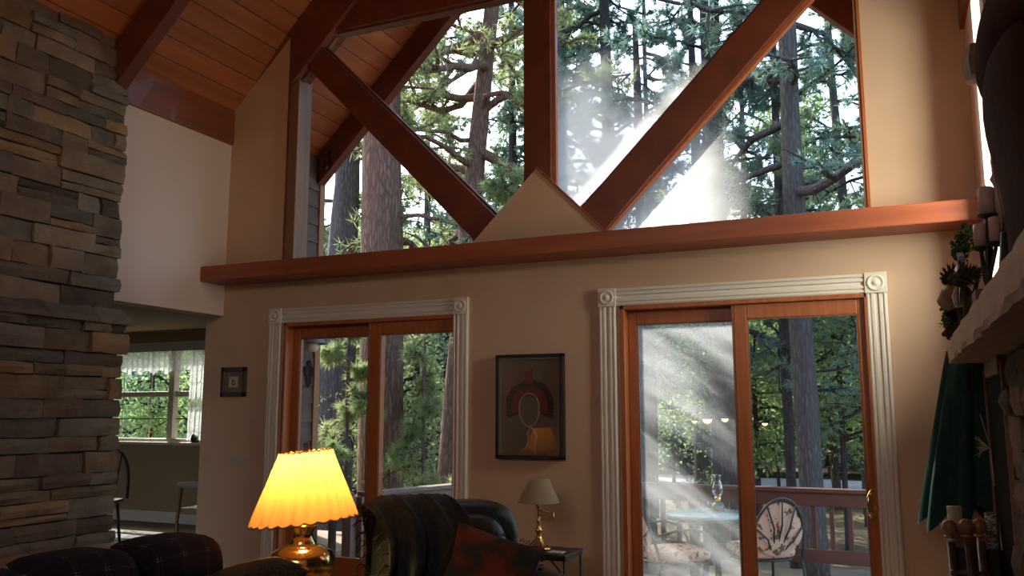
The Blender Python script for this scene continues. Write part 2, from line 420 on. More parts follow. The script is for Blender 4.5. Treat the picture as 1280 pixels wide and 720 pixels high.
# ------------------------------------------------------------------ fluted casings round the doors
def casing(name, x0, x1, ztop, label):
    cw = .118; r = MB()
    o = struct(r.box(x0, x0+.02, -.004, 0, 0, .02).build(name, M['casing']), label, 'casing')
    def flute(b, vertical, a0, a1, c):
        # board with four rounded ridges
        segs = [(-.059,.018),(-.050,.024),(-.042,.024),(-.036,.014),(-.028,.023),(-.014,.023),(-.008,.013),(.008,.013),(.014,.023),(.028,.023),(.036,.014),(.042,.024),(.050,.024),(.059,.018)]
        P = [(-.059,0.0)] + [(s, -t) for s, t in segs] + [(.059,0.0)]
        if vertical: b.prism([(c+s, t) for s, t in P], 'z', a0, a1)
        else: b.prism([(t, c+s) for s, t in P], 'x', a0, a1)
        return b
    zb = ztop-cw
    flute(MB(), True, 0, zb, x0+cw/2).build('side_casing', M['casing'], o)
    flute(MB(), True, 0, zb, x1-cw/2).build('side_casing', M['casing'], o)
    flute(MB(), False, x0+cw, x1-cw, ztop-cw/2).build('head_casing', M['casing'], o)
    for xc in (x0+cw/2, x1-cw/2):
        b = MB().box(xc-.062, xc+.062, -.030, 0, zb-.002, ztop+.004)
        c = (xc, -.030, ztop-cw/2)
        pr = [(.050,0),(.050,.006),(.040,.009),(.032,.003),(.020,.003),(.014,.010),(0,.012)]
        V = []; sg = 20
        for rr, h in pr:
            for k in range(sg):
                a = 2*math.pi*k/sg; V.append((c[0]+rr*math.cos(a), c[1]-h, c[2]+rr*math.sin(a)))
        b.add(V, [(i*sg+k, i*sg+(k+1) % sg, (i+1)*sg+(k+1) % sg, (i+1)*sg+k) for i in range(len(pr)-1) for k in range(sg)], True)
        b.build('corner_block', M['casing'], o, bevel=.003)
casing('trim_2', -4.565, -2.785, 2.155, 'cream fluted door casing with corner blocks around the narrower-looking door by the brass lamp')
casing('trim_3', -1.800, -.020, 2.155, 'cream fluted door casing with corner blocks around the door with the brass handle')

# ------------------------------------------------------------------ sliding doors
def sliding_door(name, x0, x1, glassx, panes, label):
    f = MB().box(x0, x0+.03, -.02, T, 0, DT).box(x1-.03, x1, -.02, T, 0, DT).box(x0, x1, -.02, T, DT-.03, DT).box(x0, x1, 0, T, 0, .04)
    d = struct(f.build(name, M['doorwood'], bevel=.004), label, 'door')
    (a0, a1), (b0, b1) = glassx
    def leaf(lx0, lx1, gx0, gx1, y0, y1, gm):
        b = MB().box(lx0, gx0, y0, y1, .04, DT-.03).box(gx1, lx1, y0, y1, .04, DT-.03)
        b.box(gx0, gx1, y0, y1, 1.918, DT-.03).box(gx0, gx1, y0, y1, .04, .26)
        o = b.build('door_leaf', M['doorwood'], d, bevel=.004)
        MB().box(gx0-.01, gx1+.01, (y0+y1)/2-.003, (y0+y1)/2+.003, .25, 1.93).build('pane', M[gm], o)
        # thin light glazing strip round the pane
        g = MB()
        for q in (gx0, gx1-.008): g.box(q, q+.008, y0+.004, y0+.012, .26, 1.918)
        g.box(gx0, gx1, y0+.004, y0+.012, 1.910, 1.918)
        g.build('glazing_strip', M['palewood'], o)
        return o
    mid = (a1+b0)/2
    o1 = leaf(x0+.03, mid+.03, a0, a1, .07, .12, panes[0])
    o2 = leaf(mid-.035, x1-.03, b0, b1, .005, .055, panes[1])
    MB().box(mid-.047, mid-.036, -.004, .055, .04, DT-.03).build('edge_strip', M['palewood'], o2)
    return d, o2
door1, _ = sliding_door('door_1', LD0, LD1, ((-4.326,-3.64),(-3.535,-2.895)), ('glass','glass'), 'orange wood sliding glass door behind the brass lamp and armchair')
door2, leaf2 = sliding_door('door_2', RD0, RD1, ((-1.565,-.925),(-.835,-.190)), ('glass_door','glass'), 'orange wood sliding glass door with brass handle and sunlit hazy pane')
# brass pull handle of the sliding leaf
h = MB()
h.box(-.178, -.142, -.004, .004, .705, .91)
h.tube([(-.165,.0,.735),(-.172,-.035,.738),(-.185,-.050,.765),(-.188,-.052,.81),(-.185,-.050,.855),(-.172,-.035,.882),(-.165,.0,.885)], .0105, 8)
h.tube([(-.152,-.004,.80),(-.152,-.02,.80),(-.135,-.024,.775)], .006, 6)
h.build('pull_handle', M['brass'], leaf2)

# ------------------------------------------------------------------ wall fittings: light switch plate
sw = tag(MB().box(-4.925, -4.722, -.008, 0, .905, 1.02).build('switch_plate', M['switch'], bevel=.003), 'tan four-gang switch plate below the small framed picture', 'light switch')
for k in range(4):
    x = -4.925+.025+.051*k
    MB().box(x-.005, x+.005, -.020, -.007, .955, .972).build('toggle', M['switch'], sw)

# ------------------------------------------------------------------ stone chimneys
rs = random.Random(7)
def stone_mesh(L, H, D, rng):
    """rough ledgestone: x = outwards (front at 0, back at -D), y = length, z = height"""
    nu, nv = 4, 3; V = []; F = []
    for j in range(nv):
        for i in range(nu):
            edge = i in (0, nu-1) or j in (0, nv-1); corner = i in (0, nu-1) and j in (0, nv-1)
            y = L*(i/(nu-1)) + (rng.uniform(-.012, .012) if 0 < i < nu-1 else rng.uniform(-.004, .006)*(1 if i else -1))
            z = H*(j/(nv-1)) + rng.uniform(-.006, .005)*(1 if j else .6)
            x = rng.uniform(-.008, .010) - (.012 if edge else 0) - (.008 if corner else 0)
            V.append((x, y, z))
    ring = [0,1,2,3,7,11,10,9,8,4]
    n0 = len(V)
    for k in ring: V.append((-D, V[k][1]*.98+.01*L, V[k][2]*.96+.02*H))
    for j in range(nv-1):
        for i in range(nu-1):
            a = j*nu+i; F.append((a, a+1, a+nu+1, a+nu))
    for q in range(10):
        a, b = ring[q], ring[(q+1) % 10]; F.append((a, n0+q, n0+(q+1) % 10, b))
    F.append(tuple(n0+q for q in range(9, -1, -1)))
    me = bpy.data.meshes.new('stone'); me.from_pydata(V, [], F); me.update(); return me
STONE_MATS = []
for i, (a, b) in enumerate((((.130,.090,.060),(.255,.182,.120)), ((.105,.084,.064),(.205,.168,.126)), ((.180,.112,.062),(.330,.215,.120)), ((.085,.058,.044),(.160,.112,.082)))):
    STONE_MATS.append(mat('ledgestone_%s' % 'abcd'[i], a, .85, spec=.25, rgb2=b, scale=5, rnd=.30, bump=.6, bscale=24, detail=7, lo=.25, hi=.75))
def place_stone(parent, y, z, L, H, face, D, rng, sgn=1, tilt=0.0):
    me = stone_mesh(L-.006, H-.006, D, rng)
    if sgn < 0:
        for v in me.vertices: v.co.x *= -1
        me.flip_normals()
    me.materials.append(STONE_MATS[rng.choice((0,0,0,1,1,2,3))])
    o = bpy.data.objects.new('stone', me); COL.objects.link(o)
    o.location = (face, y, z); o.rotation_euler = (tilt, 0, 0)
    attach(o, parent); return o
def courses(parent, y0, y1, z0, z1, face, rng, sgn=1, hmin=.068, hmax=.150, lmin=.17, lmax=.52, rag=.02, D=.12, skip=None, far_hi=True):
    z = z0
    while z < z1-.02:
        H = rng.uniform(hmin, hmax); H = min(H, z1-z) if z1-z-H > .03 else z1-z
        ys = y0 - rng.uniform(0, .2); e = y1 + rng.uniform(-rag, rag)
        while ys < e-.01:
            L = rng.uniform(lmin, lmax)*(1.0 if H > .07 else 1.2)
            if e-ys-L < .07: L = e-ys
            if not (skip and skip(ys+L/2, z+H/2)):
                if H > .105 and rng.random() < .28 and L > .2:
                    q = H*rng.uniform(.35, .65)
                    place_stone(parent, ys, z, L, q, face+sgn*rng.uniform(-.012,.018), D, rng, sgn, rng.uniform(-.012,.012))
                    place_stone(parent, ys, z+q, L, H-q, face+sgn*rng.uniform(-.012,.018), D, rng, sgn, rng.uniform(-.012,.012))
                else:
                    place_stone(parent, ys, z, L, H, face+sgn*rng.uniform(-.015,.022), D, rng, sgn, rng.uniform(-.014,.014))
            ys += L
        z += H

chim = thing('stone_chimney', 'tall rough ledgestone chimney beside the dining room opening', 'chimney', (-5.0, -2.6, 0))
MB().box(-5.24, -4.985, -4.4, -1.22, 0, 3.93).box(-4.99, -4.86, -4.4, -1.22, 0, 1.93).build('core', M['stone_dark'], chim)
niche = lambda y, z: y < -2.34 and 1.30 < z < 1.97
courses(chim, -2.85, -1.19, .05, 1.93, -4.80, rs, skip=niche)
courses(chim, -2.85, -1.185, 2.02, 3.985, -4.93, rs)
# sloping cap stones of the lower part
y = -2.8
while y < -1.2:
    L = rs.uniform(.3, .55); L = min(L, -1.17-y) if -1.17-y-L > .1 else -1.17-y
    b = MB(); ylist = np.linspace(y, y+L, 4); V = []
    for q in ylist:
        for (x, z) in ((-4.99,1.92),(-4.775+rs.uniform(-.02,.015),1.925),(-4.78+rs.uniform(-.02,.015),1.96+rs.uniform(-.012,.012)),(-4.90+rs.uniform(-.01,.01),2.035+rs.uniform(-.015,.015)),(-4.99,2.045)):
            V.append((x, q, z))
    F = [(i*5+k, i*5+(k+1) % 5, (i+1)*5+(k+1) % 5, (i+1)*5+k) for i in range(3) for k in range(5)]
    F += [(4,3,2,1,0), (15,16,17,18,19)]
    b.add(V, F).build('stone', STONE_MATS[rs.choice((0,1,3))], chim)
    y += L

# right-hand chimney above and below the mantel
chR = thing('stone_fireplace', 'dark stone fireplace chimney against the right wall behind the mantel', 'fireplace', (.55, -2.8, 0))
MB().box(.478, XR+.0, -4.6, -1.22, 0, 4.05).build('core', M['stone_dark'], chR)
rs2 = random.Random(21)
courses(chR, -2.9, -1.02, 1.70, 3.75, .462, rs2, sgn=-1, hmin=.09, hmax=.22, lmin=.12, lmax=.42, rag=.06, D=.024)
courses(chR, -2.6, -1.36, .05, 1.57, .40, rs2, sgn=-1, hmin=.07, hmax=.16, lmin=.14, lmax=.4, rag=.03, D=.06)
# one stone that juts out towards the gable wall
o = place_stone(chR, -1.17, 2.88, .26, .15, .385, .10, rs2, -1, .15)
# timber edged dark panel of the hearth opening, between the mantel end and the stones
MB().box(.415, .49, -1.33, -.52, .0, 1.50).build('hearth_panel', mat('sooty_panel', (.010,.008,.007), .9, spec=.1), chR)
for yy in (-.53, -1.34):
    MB().box(.405, .425, yy, yy+.022, 0, 1.55).build('panel_edge', M['palewood'], chR)
MB().box(.40, .49, -1.25, -.66, 1.50, 1.58).build('mantel_bracket', M['palewood'], chR, bevel=.006)

# mantel slab (live front edge)
b = MB(); V = []; F = []; rr = random.Random(3); ny = 26
for i in range(ny):
    yy = -.62 - 3.6*i/(ny-1)
    e0 = rr.uniform(-.012,.010); e1 = rr.uniform(-.008,.008)
    V += [(.49,yy,1.580),(.255+e0,yy,1.580+rr.uniform(-.003,.003)),(.248+e1,yy,1.60),(.245+e1*.5,yy,1.685),(.49,yy,1.69)]
for i in range(ny-1):
    for k in range(5):
        F.append((i*5+k, (i+1)*5+k, (i+1)*5+(k+1) % 5, i*5+(k+1) % 5))
F += [(0,1,2,3,4), tuple((ny-1)*5+k for k in (4,3,2,1,0))]
b.add(V, F)
M['mantel'] = mat('pale_mantel_timber', (.40,.255,.16), .6, rgb2=(.47,.31,.20), scale=4, stretch=(5,.6,5), bump=.06, bscale=20)
mantel = tag(b.build('mantel_shelf', M['mantel']), 'thick pale timber mantel slab on the stone fireplace', 'mantel')

# ------------------------------------------------------------------ dining room beyond the opening
DY = 2.70
w = MB()
WX0, WX1, WZ0, WZ1 = -9.75, -7.72, .975, 2.20
w.box(-10.2, WX0, DY, DY+.14, 0, 2.5).box(WX1, -6.35, DY, DY+.14, 0, 2.5).box(WX0, WX1, DY, DY+.14, 0, WZ0).box(WX0, WX1, DY, DY+.14, WZ1, 2.5)
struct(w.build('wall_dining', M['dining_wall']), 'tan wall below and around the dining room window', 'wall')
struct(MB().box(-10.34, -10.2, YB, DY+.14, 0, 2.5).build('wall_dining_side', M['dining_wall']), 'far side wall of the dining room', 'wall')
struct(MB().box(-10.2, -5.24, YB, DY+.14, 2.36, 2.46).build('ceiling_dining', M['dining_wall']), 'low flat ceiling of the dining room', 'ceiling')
struct(MB().box(-10.2, -6.4, DY-.018, DY, 0, .13).build('baseboard_dining', M['casing']), 'painted baseboard under the dining room window', 'baseboard')
w2 = MB()
w2.box(WX0, WX0+.05, DY-.0, DY+.1, WZ0, WZ1).box(WX1-.05, WX1, DY, DY+.1, WZ0, WZ1).box(WX0, WX1, DY, DY+.1, WZ0, WZ0+.04).box(WX0, WX1, DY, DY+.1, WZ1-.05, WZ1)
w2.box(-8.375, -8.285, DY+.005, DY+.09, WZ0, WZ1).box(WX0, WX1, DY+.02, DY+.08, 1.535, 1.60)
dw = struct(w2.build('window_2', M['palegrey'] if 'palegrey' in M else M['casing'], bevel=.004), 'dining room window with lace curtain', 'window')
for z in (1.26, 1.86): MB().box(WX0, WX1, DY+.055, DY+.062, z-.006, z+.006).build('muntin', M['iron'], dw)
for x in (-8.72, -9.2, -8.02): MB().box(x-.005, x+.005, DY+.055, DY+.062, WZ0, WZ1).build('muntin', M['casing'], dw)
MB().box(WX0, WX1, DY+.064, DY+.068, WZ0, WZ1).build('pane', M['glass'], dw)
MB().box(WX0-.05, WX1+.05, DY-.05, DY+.05, WZ0-.035, WZ0).build('window_sill', M['casing'], dw, bevel=.004)
MB().box(WX0-.05, WX1+.05, DY-.018, DY, WZ0-.15, WZ0-.035).build('apron', M['dining_wall'], dw)
# lace curtain: gathered sheets with a lace mask
def lace(name, dens, sc):
    m = bpy.data.materials.new(name); m.use_nodes = True; N, L = m.node_tree.nodes, m.node_tree.links
    for n in list(N):
        if n.type != 'OUTPUT_MATERIAL': N.remove(n)
    tc = N.new('ShaderNodeTexCoord'); vo = N.new('ShaderNodeTexVoronoi'); vo.inputs['Scale'].default_value = sc
    L.new(tc.outputs['Object'], vo.inputs['Vector'])
    cr = N.new('ShaderNodeValToRGB'); cr.color_ramp.elements[0].position = .10; cr.color_ramp.elements[1].position = .55
    cr.color_ramp.elements[0].color = (dens+.18,)*3+(1,); cr.color_ramp.elements[1].color = (dens-.12,)*3+(1,)
    L.new(vo.outputs['Distance'], cr.inputs['Fac'])
    tr = N.new('ShaderNodeBsdfTransparent'); tl = N.new('ShaderNodeBsdfTranslucent'); tl.inputs[0].default_value = (.75,.78,.82,1)
    df = N.new('ShaderNodeBsdfDiffuse'); df.inputs[0].default_value = (.75,.76,.78,1)
    m1 = N.new('ShaderNodeMixShader'); m1.inputs[0].default_value = .35; L.new(tl.outputs[0], m1.inputs[1]); L.new(df.outputs[0], m1.inputs[2])
    m2 = N.new('ShaderNodeMixShader'); L.new(cr.outputs['Color'], m2.inputs[0]); L.new(tr.outputs[0], m2.inputs[1]); L.new(m1.outputs[0], m2.inputs[2])
    L.new(m2.outputs[0], N['Material Output'].inputs['Surface']); return m
M['lace'] = lace('lace', .62, 34)
def drape(x0, x1, ztop, zbot, y, amp, wl, mat_, name, parent, scallop=0.0, n=90):
    V = []; F = []
    for i in range(n):
        x = x0+(x1-x0)*i/(n-1); yy = y+amp*math.sin(2*math.pi*x/wl)+amp*.4*math.sin(2*math.pi*x/(wl*.37))
        zb = zbot + scallop*abs(math.sin(math.pi*x/.22))
        for k in range(7): V.append((x, yy, ztop+(zb-ztop)*k/6))
    for i in range(n-1):
        for k in range(6): F.append((i*7+k, i*7+k+1, (i+1)*7+k+1, (i+1)*7+k))
    return MB().add(V, F, True).build(name, mat_, parent)
cur = thing('lace_curtain', 'white lace curtain hung across the dining room window', 'curtain', (-8.7, DY-.06, 2.1))
drape(WX0, WX1-.02, 2.11, 1.80, DY-.055, .012, .09, M['lace'], 'valance', cur, scallop=.06)
drape(-7.98, WX1-.02, 2.11, 1.0, DY-.045, .010, .07, M['lace'], 'side_panel', cur)
MB().box(WX0, WX1, DY-.07, DY-.01, 2.11, 2.215).build('header_board', mat('lace_header', (.48,.49,.47), .8), cur)
MB().tube([(WX0, DY-.06, 2.11), (WX1, DY-.06, 2.11)], .008, 6).build('curtain_rod', M['iron'], cur)
# small dark ornament on the sill
orn = tag(MB().lathe([(.0,0),(.05,.005),(.062,.04),(.05,.085),(.03,.11),(.0,.12)], (-7.88, DY-.005, WZ0), 12).build('sill_ornament', M['black']), 'small dark round ornament at the end of the dining window sill', 'ornament')

# dining chair with a bent bow back, seen past the chimney
dc = thing('dining_chair', 'dark bow-back wooden dining chair seen past the chimney edge', 'chair', (-7.52, 1.05, 0), .5)
b = MB(); pts = []
for k in range(15):
    a = math.pi*k/14; pts.append((.25*math.cos(a)+.0, .02+.10*math.sin(a), .46+.52*math.sin(a)**.7))
b.tube(pts, .016, 8); b.build('bow', M['darkwood'], dc, world=False)
for k in range(5):
    x = -.15+.075*k; MB().tube([(x*.8, 0, .46), (x, .09, .93)], .007, 6).build('spindle', M['darkwood'], dc, world=False)
MB().box(-.22,.22,-.40,.03,.43,.465).build('seat', M['darkwood'], dc, world=False, bevel=.012)
for sx in (-.19,.19):
    for sy in (-.36,.0): MB().tube([(sx*.85, sy, .43), (sx*1.1, sy*1.05+.01, .0)], .016, 8).build('leg', M['darkwood'], dc, world=False)
# low wooden stool-chair whose pale padded arm shows at the end of the gable wall
pc = thing('wooden_armchair', 'light wooden armchair with pale arm pad behind the end of the gable wall', 'chair', (-6.22, 1.30, 0), .2)
lw = mat('light_oak', (.36,.20,.10), .5)
for sy in (-.25,.25):
    MB().tube([(-.25, sy, 0), (-.27, sy, .30), (-.24, sy, .62)], [.017,.017,.02], 8).build('leg', lw, pc, world=False)
    MB().tube([(.25, sy, 0), (.24, sy, .62)], .018, 8).build('leg', lw, pc, world=False)
    MB().ball((-.02, sy, .64), .28, .05, .035, 14, 8, .8).build('arm_pad', mat('pale_pad', (.45,.40,.33), .7), pc, world=False)
MB().box(-.25,.25,-.24,.24,.36,.42).build('seat', lw, pc, world=False, bevel=.01)
MB().box(.22,.26,-.24,.24,.42,.95).build('backrest', lw, pc, world=False, bevel=.01)
# dining rug
rug = tag(MB().box(-8.9, -6.2, -.9, 1.9, .0, .012).build('area_rug', mat('patterned_rug', (.03,.05,.07), .9, rgb2=(.30,.30,.28), scale=9, lo=.45, hi=.6)), 'dark patterned rug on the dining room floor', 'rug')

# ------------------------------------------------------------------ outside of the house: sided wing, deck, railing
wing = struct(MB().box(-5.24, -5.10, T, 1.30, -.4, 3.84).build('wall_wing', M['stone_dark']), 'cedar lap sided wing wall outside the sliding door', 'wall')
me = None
for k in range(24):
    b = MB(); z = -.3+k*.172
    b.prism([(-5.10, 0), (-5.072, 0), (-5.086, .180), (-5.10, .180)], 'y', T, 1.27) if me is None else None
    if me is None:
        o = b.build('siding_board', M['siding'], wing); me = o.data
    else:
        o = bpy.data.objects.new('siding_board', me); COL.objects.link(o); attach(o, wing)
    o.location = (0, 0, z)
MB().box(-5.12, -5.06, 1.255, 1.335, -.3, 3.82).build('corner_trim', M['siding_trim'], wing, bevel=.004)
# chamfered end of the wing
MB().prism([(-5.10,1.30),(-5.24,1.30),(-6.49,2.70),(-6.35,2.84)], 'z', -.4, 3.3).build('chamfer_wall', M['siding'], wing)
MB().box(-5.10, -5.08, T, T+.07, -.3, 3.9).build('corner_trim', M['stone_dark'], wing)

# wall lantern and thermometer plaque on the siding
sc = thing('wall_lantern', 'grey bell-shaped outdoor wall light on the siding', 'wall light', (-5.07, 1.04, 1.98))
MB().lathe([(.02,.10),(.035,.09),(.05,.06),(.13,-.02),(.135,-.035),(.125,-.03),(.04,.05)], (.14,0,.02), 16).build('lamp_shade', mat('grey_metal', (.20,.19,.20), .5, metal=.4), sc, world=False)
MB().ball((.14,0,-.03), .06, seg=14, rings=8).build('globe', mat('frosted_globe', (.75,.70,.62), .4), sc, world=False)
MB().tube([(0,0,.14),(.06,0,.17),(.14,0,.15),(.14,0,.11)], .012, 6).build('arm', M['iron'], sc, world=False)
pq = MB()
poly = [(.0,.13),(.03,.11),(.025,.075),(.055,.06),(.065,.02),(.05,-.02),(.03,-.04),(.04,-.085),(.0,-.13)]
poly = poly + [(-a, b) for a, b in poly[-2:0:-1]]
pq.prism([(1.17+a, 1.70+b) for a, b in poly], 'x', -5.075, -5.055)
tag(pq.build('wall_plaque', mat('rusty_iron', (.022,.016,.013), .9, spec=.1), bevel=.004), 'dark fleur-shaped cast plaque on the siding below the wall light', 'plaque')

# deck
DZ = -.28
deck = thing('deck', 'weathered grey wooden deck outside the sliding doors', 'deck', (-2, 1.3, DZ))
bm = None
for k in range(22):
    y0 = T+.01+k*.142
    if bm is None:
        o = MB().box(-5.06, 1.9, 0, .136, DZ-.03, DZ).build('deck_board', M['deck'], deck, bevel=.004); bm = o.data
    else:
        o = bpy.data.objects.new('deck_board', bm); COL.objects.link(o); attach(o, deck)
    o.location = (0, y0, 0)
for x in (-5.0, -2.9, -.8, 1.3):
    MB().box(x-.06, x+.06, .3, 3.2, DZ-.22, DZ-.035).build('joist', M['deck'], deck)
    MB().box(x-.07, x+.07, 3.0, 3.14, -2.2, DZ-.035).build('support_post', M['deck'], deck)

def railing(name, a, b, m, label, cap=None):
    """a, b: plan points; the railing stands on the deck between them"""
    a = np.array(a, float); b = np.array(b, float); L = np.linalg.norm(b-a); d = (b-a)/L
    r = thing(name, label, 'railing', ((a[0]+b[0])/2, (a[1]+b[1])/2, DZ))
    P = lambda t, z: (a[0]+d[0]*t, a[1]+d[1]*t, z)
    MB().bar(P(0, .628), P(L, .628), .14, .035).build('top_rail', cap or m, r, bevel=.004)
    MB().bar(P(0, .548), P(L, .548), .04, .125).build('upper_rail', m, r, bevel=.004)
    MB().bar(P(0, .04), P(L, .04), .04, .12).build('lower_rail', m, r, bevel=.004)
    n = int(L/.155); me = None
    for k in range(1, n):
        t = L*k/n
        bb = MB().bar((0,0,-.01), (0,0,.58), .036, .07, ref=(d[1], -d[0], 0)) if me is None else None
        if me is None: o = bb.build('baluster', m, r, bevel=.003); me = o.data
        else: o = bpy.data.objects.new('baluster', me); COL.objects.link(o); attach(o, r)
        o.location = (a[0]+d[0]*t - d[1]*.035, a[1]+d[1]*t + d[0]*.035, 0)
    q = max(1, round(L/1.9))
    for k in range(q+1):
        t = L*k/q
        MB().bar(P(t, DZ), P(t, .61), .09, .09, ref=(d[0], d[1], 0)).build('post', m, r, bevel=.004)
    return r
railing('deck_railing', (-3.75, 3.05), (1.9, 3.05), M['railing'], 'red-brown wooden deck railing behind the patio table')
railing('deck_railing', (-4.33, 1.02), (-3.80, 3.0), M['railing_grey'], 'weathered grey deck railing running beside the big pine behind the armchair')
railing('deck_railing', (-5.0, .93), (-4.40, .93), M['railing_grey'], 'short weathered grey deck railing at the sided wing behind the brass lamp')

# ------------------------------------------------------------------ patio set
M['patio_metal'] = mat('dark_green_metal', (.035,.055,.048), .4, metal=.3, spec=.5)
M['table_glass'] = mat('teal_table_top', (.20,.36,.34), .12, spec=.8, rgb2=(.28,.45,.42), scale=20)
def floral(name):
    m = bpy.data.materials.new(name); m.use_nodes = True; N, L = m.node_tree.nodes, m.node_tree.links; P = N['Principled BSDF']
    tc = N.new('ShaderNodeTexCoord')
    prev = None
    def layer(sc, lo, hi, colr, seed, prev):
        mp = N.new('ShaderNodeMapping'); mp.inputs['Location'].default_value = (seed, seed*2, -seed); L.new(tc.outputs['Object'], mp.inputs[0])
        nz = N.new('ShaderNodeTexNoise'); nz.inputs['Scale'].default_value = sc; nz.inputs['Detail'].default_value = 4; L.new(mp.outputs[0], nz.inputs['Vector'])
        cr = N.new('ShaderNodeValToRGB'); cr.color_ramp.elements[0].position = lo; cr.color_ramp.elements[1].position = hi
        L.new(nz.outputs['Fac'], cr.inputs['Fac'])
        mx = N.new('ShaderNodeMix'); mx.data_type = 'RGBA'; L.new(cr.outputs['Color'], mx.inputs[0])
        if prev is None: mx.inputs[6].default_value = (.66,.46,.33,1)
        else: L.new(prev, mx.inputs[6])
        mx.inputs[7].default_value = (*colr, 1); return mx.outputs[2]
    c = layer(20, .575, .60, (.13,.10,.07), 1.3, None)
    c = layer(15, .62, .64, (.42,.07,.06), 5.1, c)
    L.new(c, P.inputs['Base Color']); P.inputs['Roughness'].default_value = .85; return m
M['floral'] = floral('floral_cushion_print')
def patio_chair(loc, rz, label):
    """seat faces local +x"""
    r = thing('patio_chair', label, 'patio chair', loc, rz, 'patio chairs')
    W = .26
    # hooped back frame, leaning back, wrapping forward into the arms
    hoop = []
    for k in range(21):
        a = math.pi*k/20; s = math.sin(a)
        hoop.append((-.25-.16*s**.8, -W*math.cos(a)*(1.0 if s < .95 else 1), .34+.56*s**.75))
    MB().tube(hoop, .012, 8).build('back_hoop', M['patio_metal'], r, world=False)
    for k in range(5):
        a = math.pi*(.16+.17*k); s = math.sin(a)
        MB().tube([(-.27, -.03*math.cos(a), .40), (-.36-.04*s, -W*.55*math.cos(a), .40+.28*s**.75), (-.26-.155*s**.8, -W*math.cos(a), .34+.555*s**.75)], .008, 6).build('spoke', M['patio_metal'], r, world=False)
    # back cushion just in front of the spokes
    b = MB(); V = []; F = []; nr, na = 7, 24
    for side in (0, 1):
        for i in range(nr):
            t = i/(nr-1)
            for k in range(na):
                a = 2*math.pi*k/na; cx = math.cos(a)*(W-.03)*t; cz = math.sin(a)*t
                z = .63 + cz*(.235 if cz > 0 else .22); puff = .045*(1-t**3)
                x = -.30 - (z-.40)*.16 + (puff if side else -puff*.5)
                V.append((x, cx*(1 if cz > 0 else 1.02), z))
    for side in (0, 1):
        o0 = side*nr*na
        for i in range(nr-1):
            for k in range(na):
                q = (o0+i*na+k, o0+i*na+(k+1) % na, o0+(i+1)*na+(k+1) % na, o0+(i+1)*na+k)
                F.append(q if side else q[::-1])
    b.add(V, F, True).build('back_cushion', M['floral'], r, world=False)
    MB().ball((-.02,0,.43), .27, .25, .055, 20, 10, .55).build('seat_cushion', M['floral'], r, world=False)
    ring = [( -.02+.27*math.cos(2*math.pi*k/24), .26*math.sin(2*math.pi*k/24), .375) for k in range(25)]
    MB().tube(ring, .011, 6, cap=False).build('seat_ring', M['patio_metal'], r, world=False)
    for s in (-1, 1):
        MB().tube([(-.30,s*.25,.60),(-.15,s*.29,.645),(.02,s*.30,.66),(.16,s*.295,.62),(.23,s*.285,.52),(.25,s*.28,.40),(.27,s*.285,.0)], .012, 8).build('arm', M['patio_metal'], r, world=False)
        MB().tube([(-.25,s*.25,.42),(-.30,s*.265,.20),(-.34,s*.28,.0)], .012, 8).build('leg', M['patio_metal'], r, world=False)
    return r
patio_chair((-1.80, 2.02, DZ), math.radians(38), 'patio chair with floral cushion facing the table, behind the hazy door pane')
patio_chair((-1.19, 2.52, DZ), math.radians(128), 'patio chair with floral cushion and fan-spoked back turned to the clear door pane')
tb = thing('patio_table', 'round teal-topped metal patio table carrying an oil lamp', 'patio table', (-1.58, 2.30, DZ))
MB().lathe([(0,.715),(.36,.715),(.37,.722),(.37,.738),(.36,.745),(0,.745)], seg=40).build('table_top', M['table_glass'], tb, world=False)
MB().lathe([(.33,.69),(.36,.69),(.36,.715),(.33,.715)], seg=32).build('rim', M['patio_metal'], tb, world=False)
for k in range(3):
    a = 2*math.pi*k/3+.4; c, s = math.cos(a), math.sin(a)
    MB().tube([(c*.06,s*.06,.70),(c*.05,s*.05,.35),(c*.10,s*.10,.14),(c*.26,s*.26,.03),(c*.30,s*.30,.0)], .014, 8).build('leg', M['patio_metal'], tb, world=False)
MB().lathe([(0,.30),(.035,.30),(.045,.5),(.035,.70),(0,.70)], seg=12).build('column', M['patio_metal'], tb, world=False)
# oil lamp
ol = thing('oil_lamp', 'clear glass chimney oil lamp standing on the patio table', 'oil lamp', (-1.53, 2.50, DZ+.746))
MB().lathe([(0,0),(.058,0),(.062,.02),(.055,.055),(.03,.075),(.0,.08)], seg=18).build('font', mat('dark_green_glass', (.02,.06,.05), .1, spec=.8), ol, world=False)
MB().lathe([(.022,.075),(.03,.085),(.03,.115),(.022,.12)], seg=14).build('burner', M['brass'], ol, world=False)
gl = bpy.data.materials.new('lamp_glass'); gl.use_nodes = True
N, L = gl.node_tree.nodes, gl.node_tree.links
for n in list(N):
    if n.type != 'OUTPUT_MATERIAL': N.remove(n)
tr = N.new('ShaderNodeBsdfTransparent'); gg = N.new('ShaderNodeBsdfGlossy'); gg.inputs['Roughness'].default_value = .08
lw_ = N.new('ShaderNodeLayerWeight'); lw_.inputs['Blend'].default_value = .35
mx = N.new('ShaderNodeMixShader'); L.new(lw_.outputs['Facing'], mx.inputs[0]); L.new(tr.outputs[0], mx.inputs[1]); L.new(gg.outputs[0], mx.inputs[2])
L.new(mx.outputs[0], N['Material Output'].inputs['Surface']); M['lamp_glass'] = gl
MB().lathe([(.026,.118),(.045,.15),(.052,.18),(.042,.225),(.030,.26),(.034,.30),(.036,.315)], seg=20).build('glass_chimney', gl, ol, world=False)
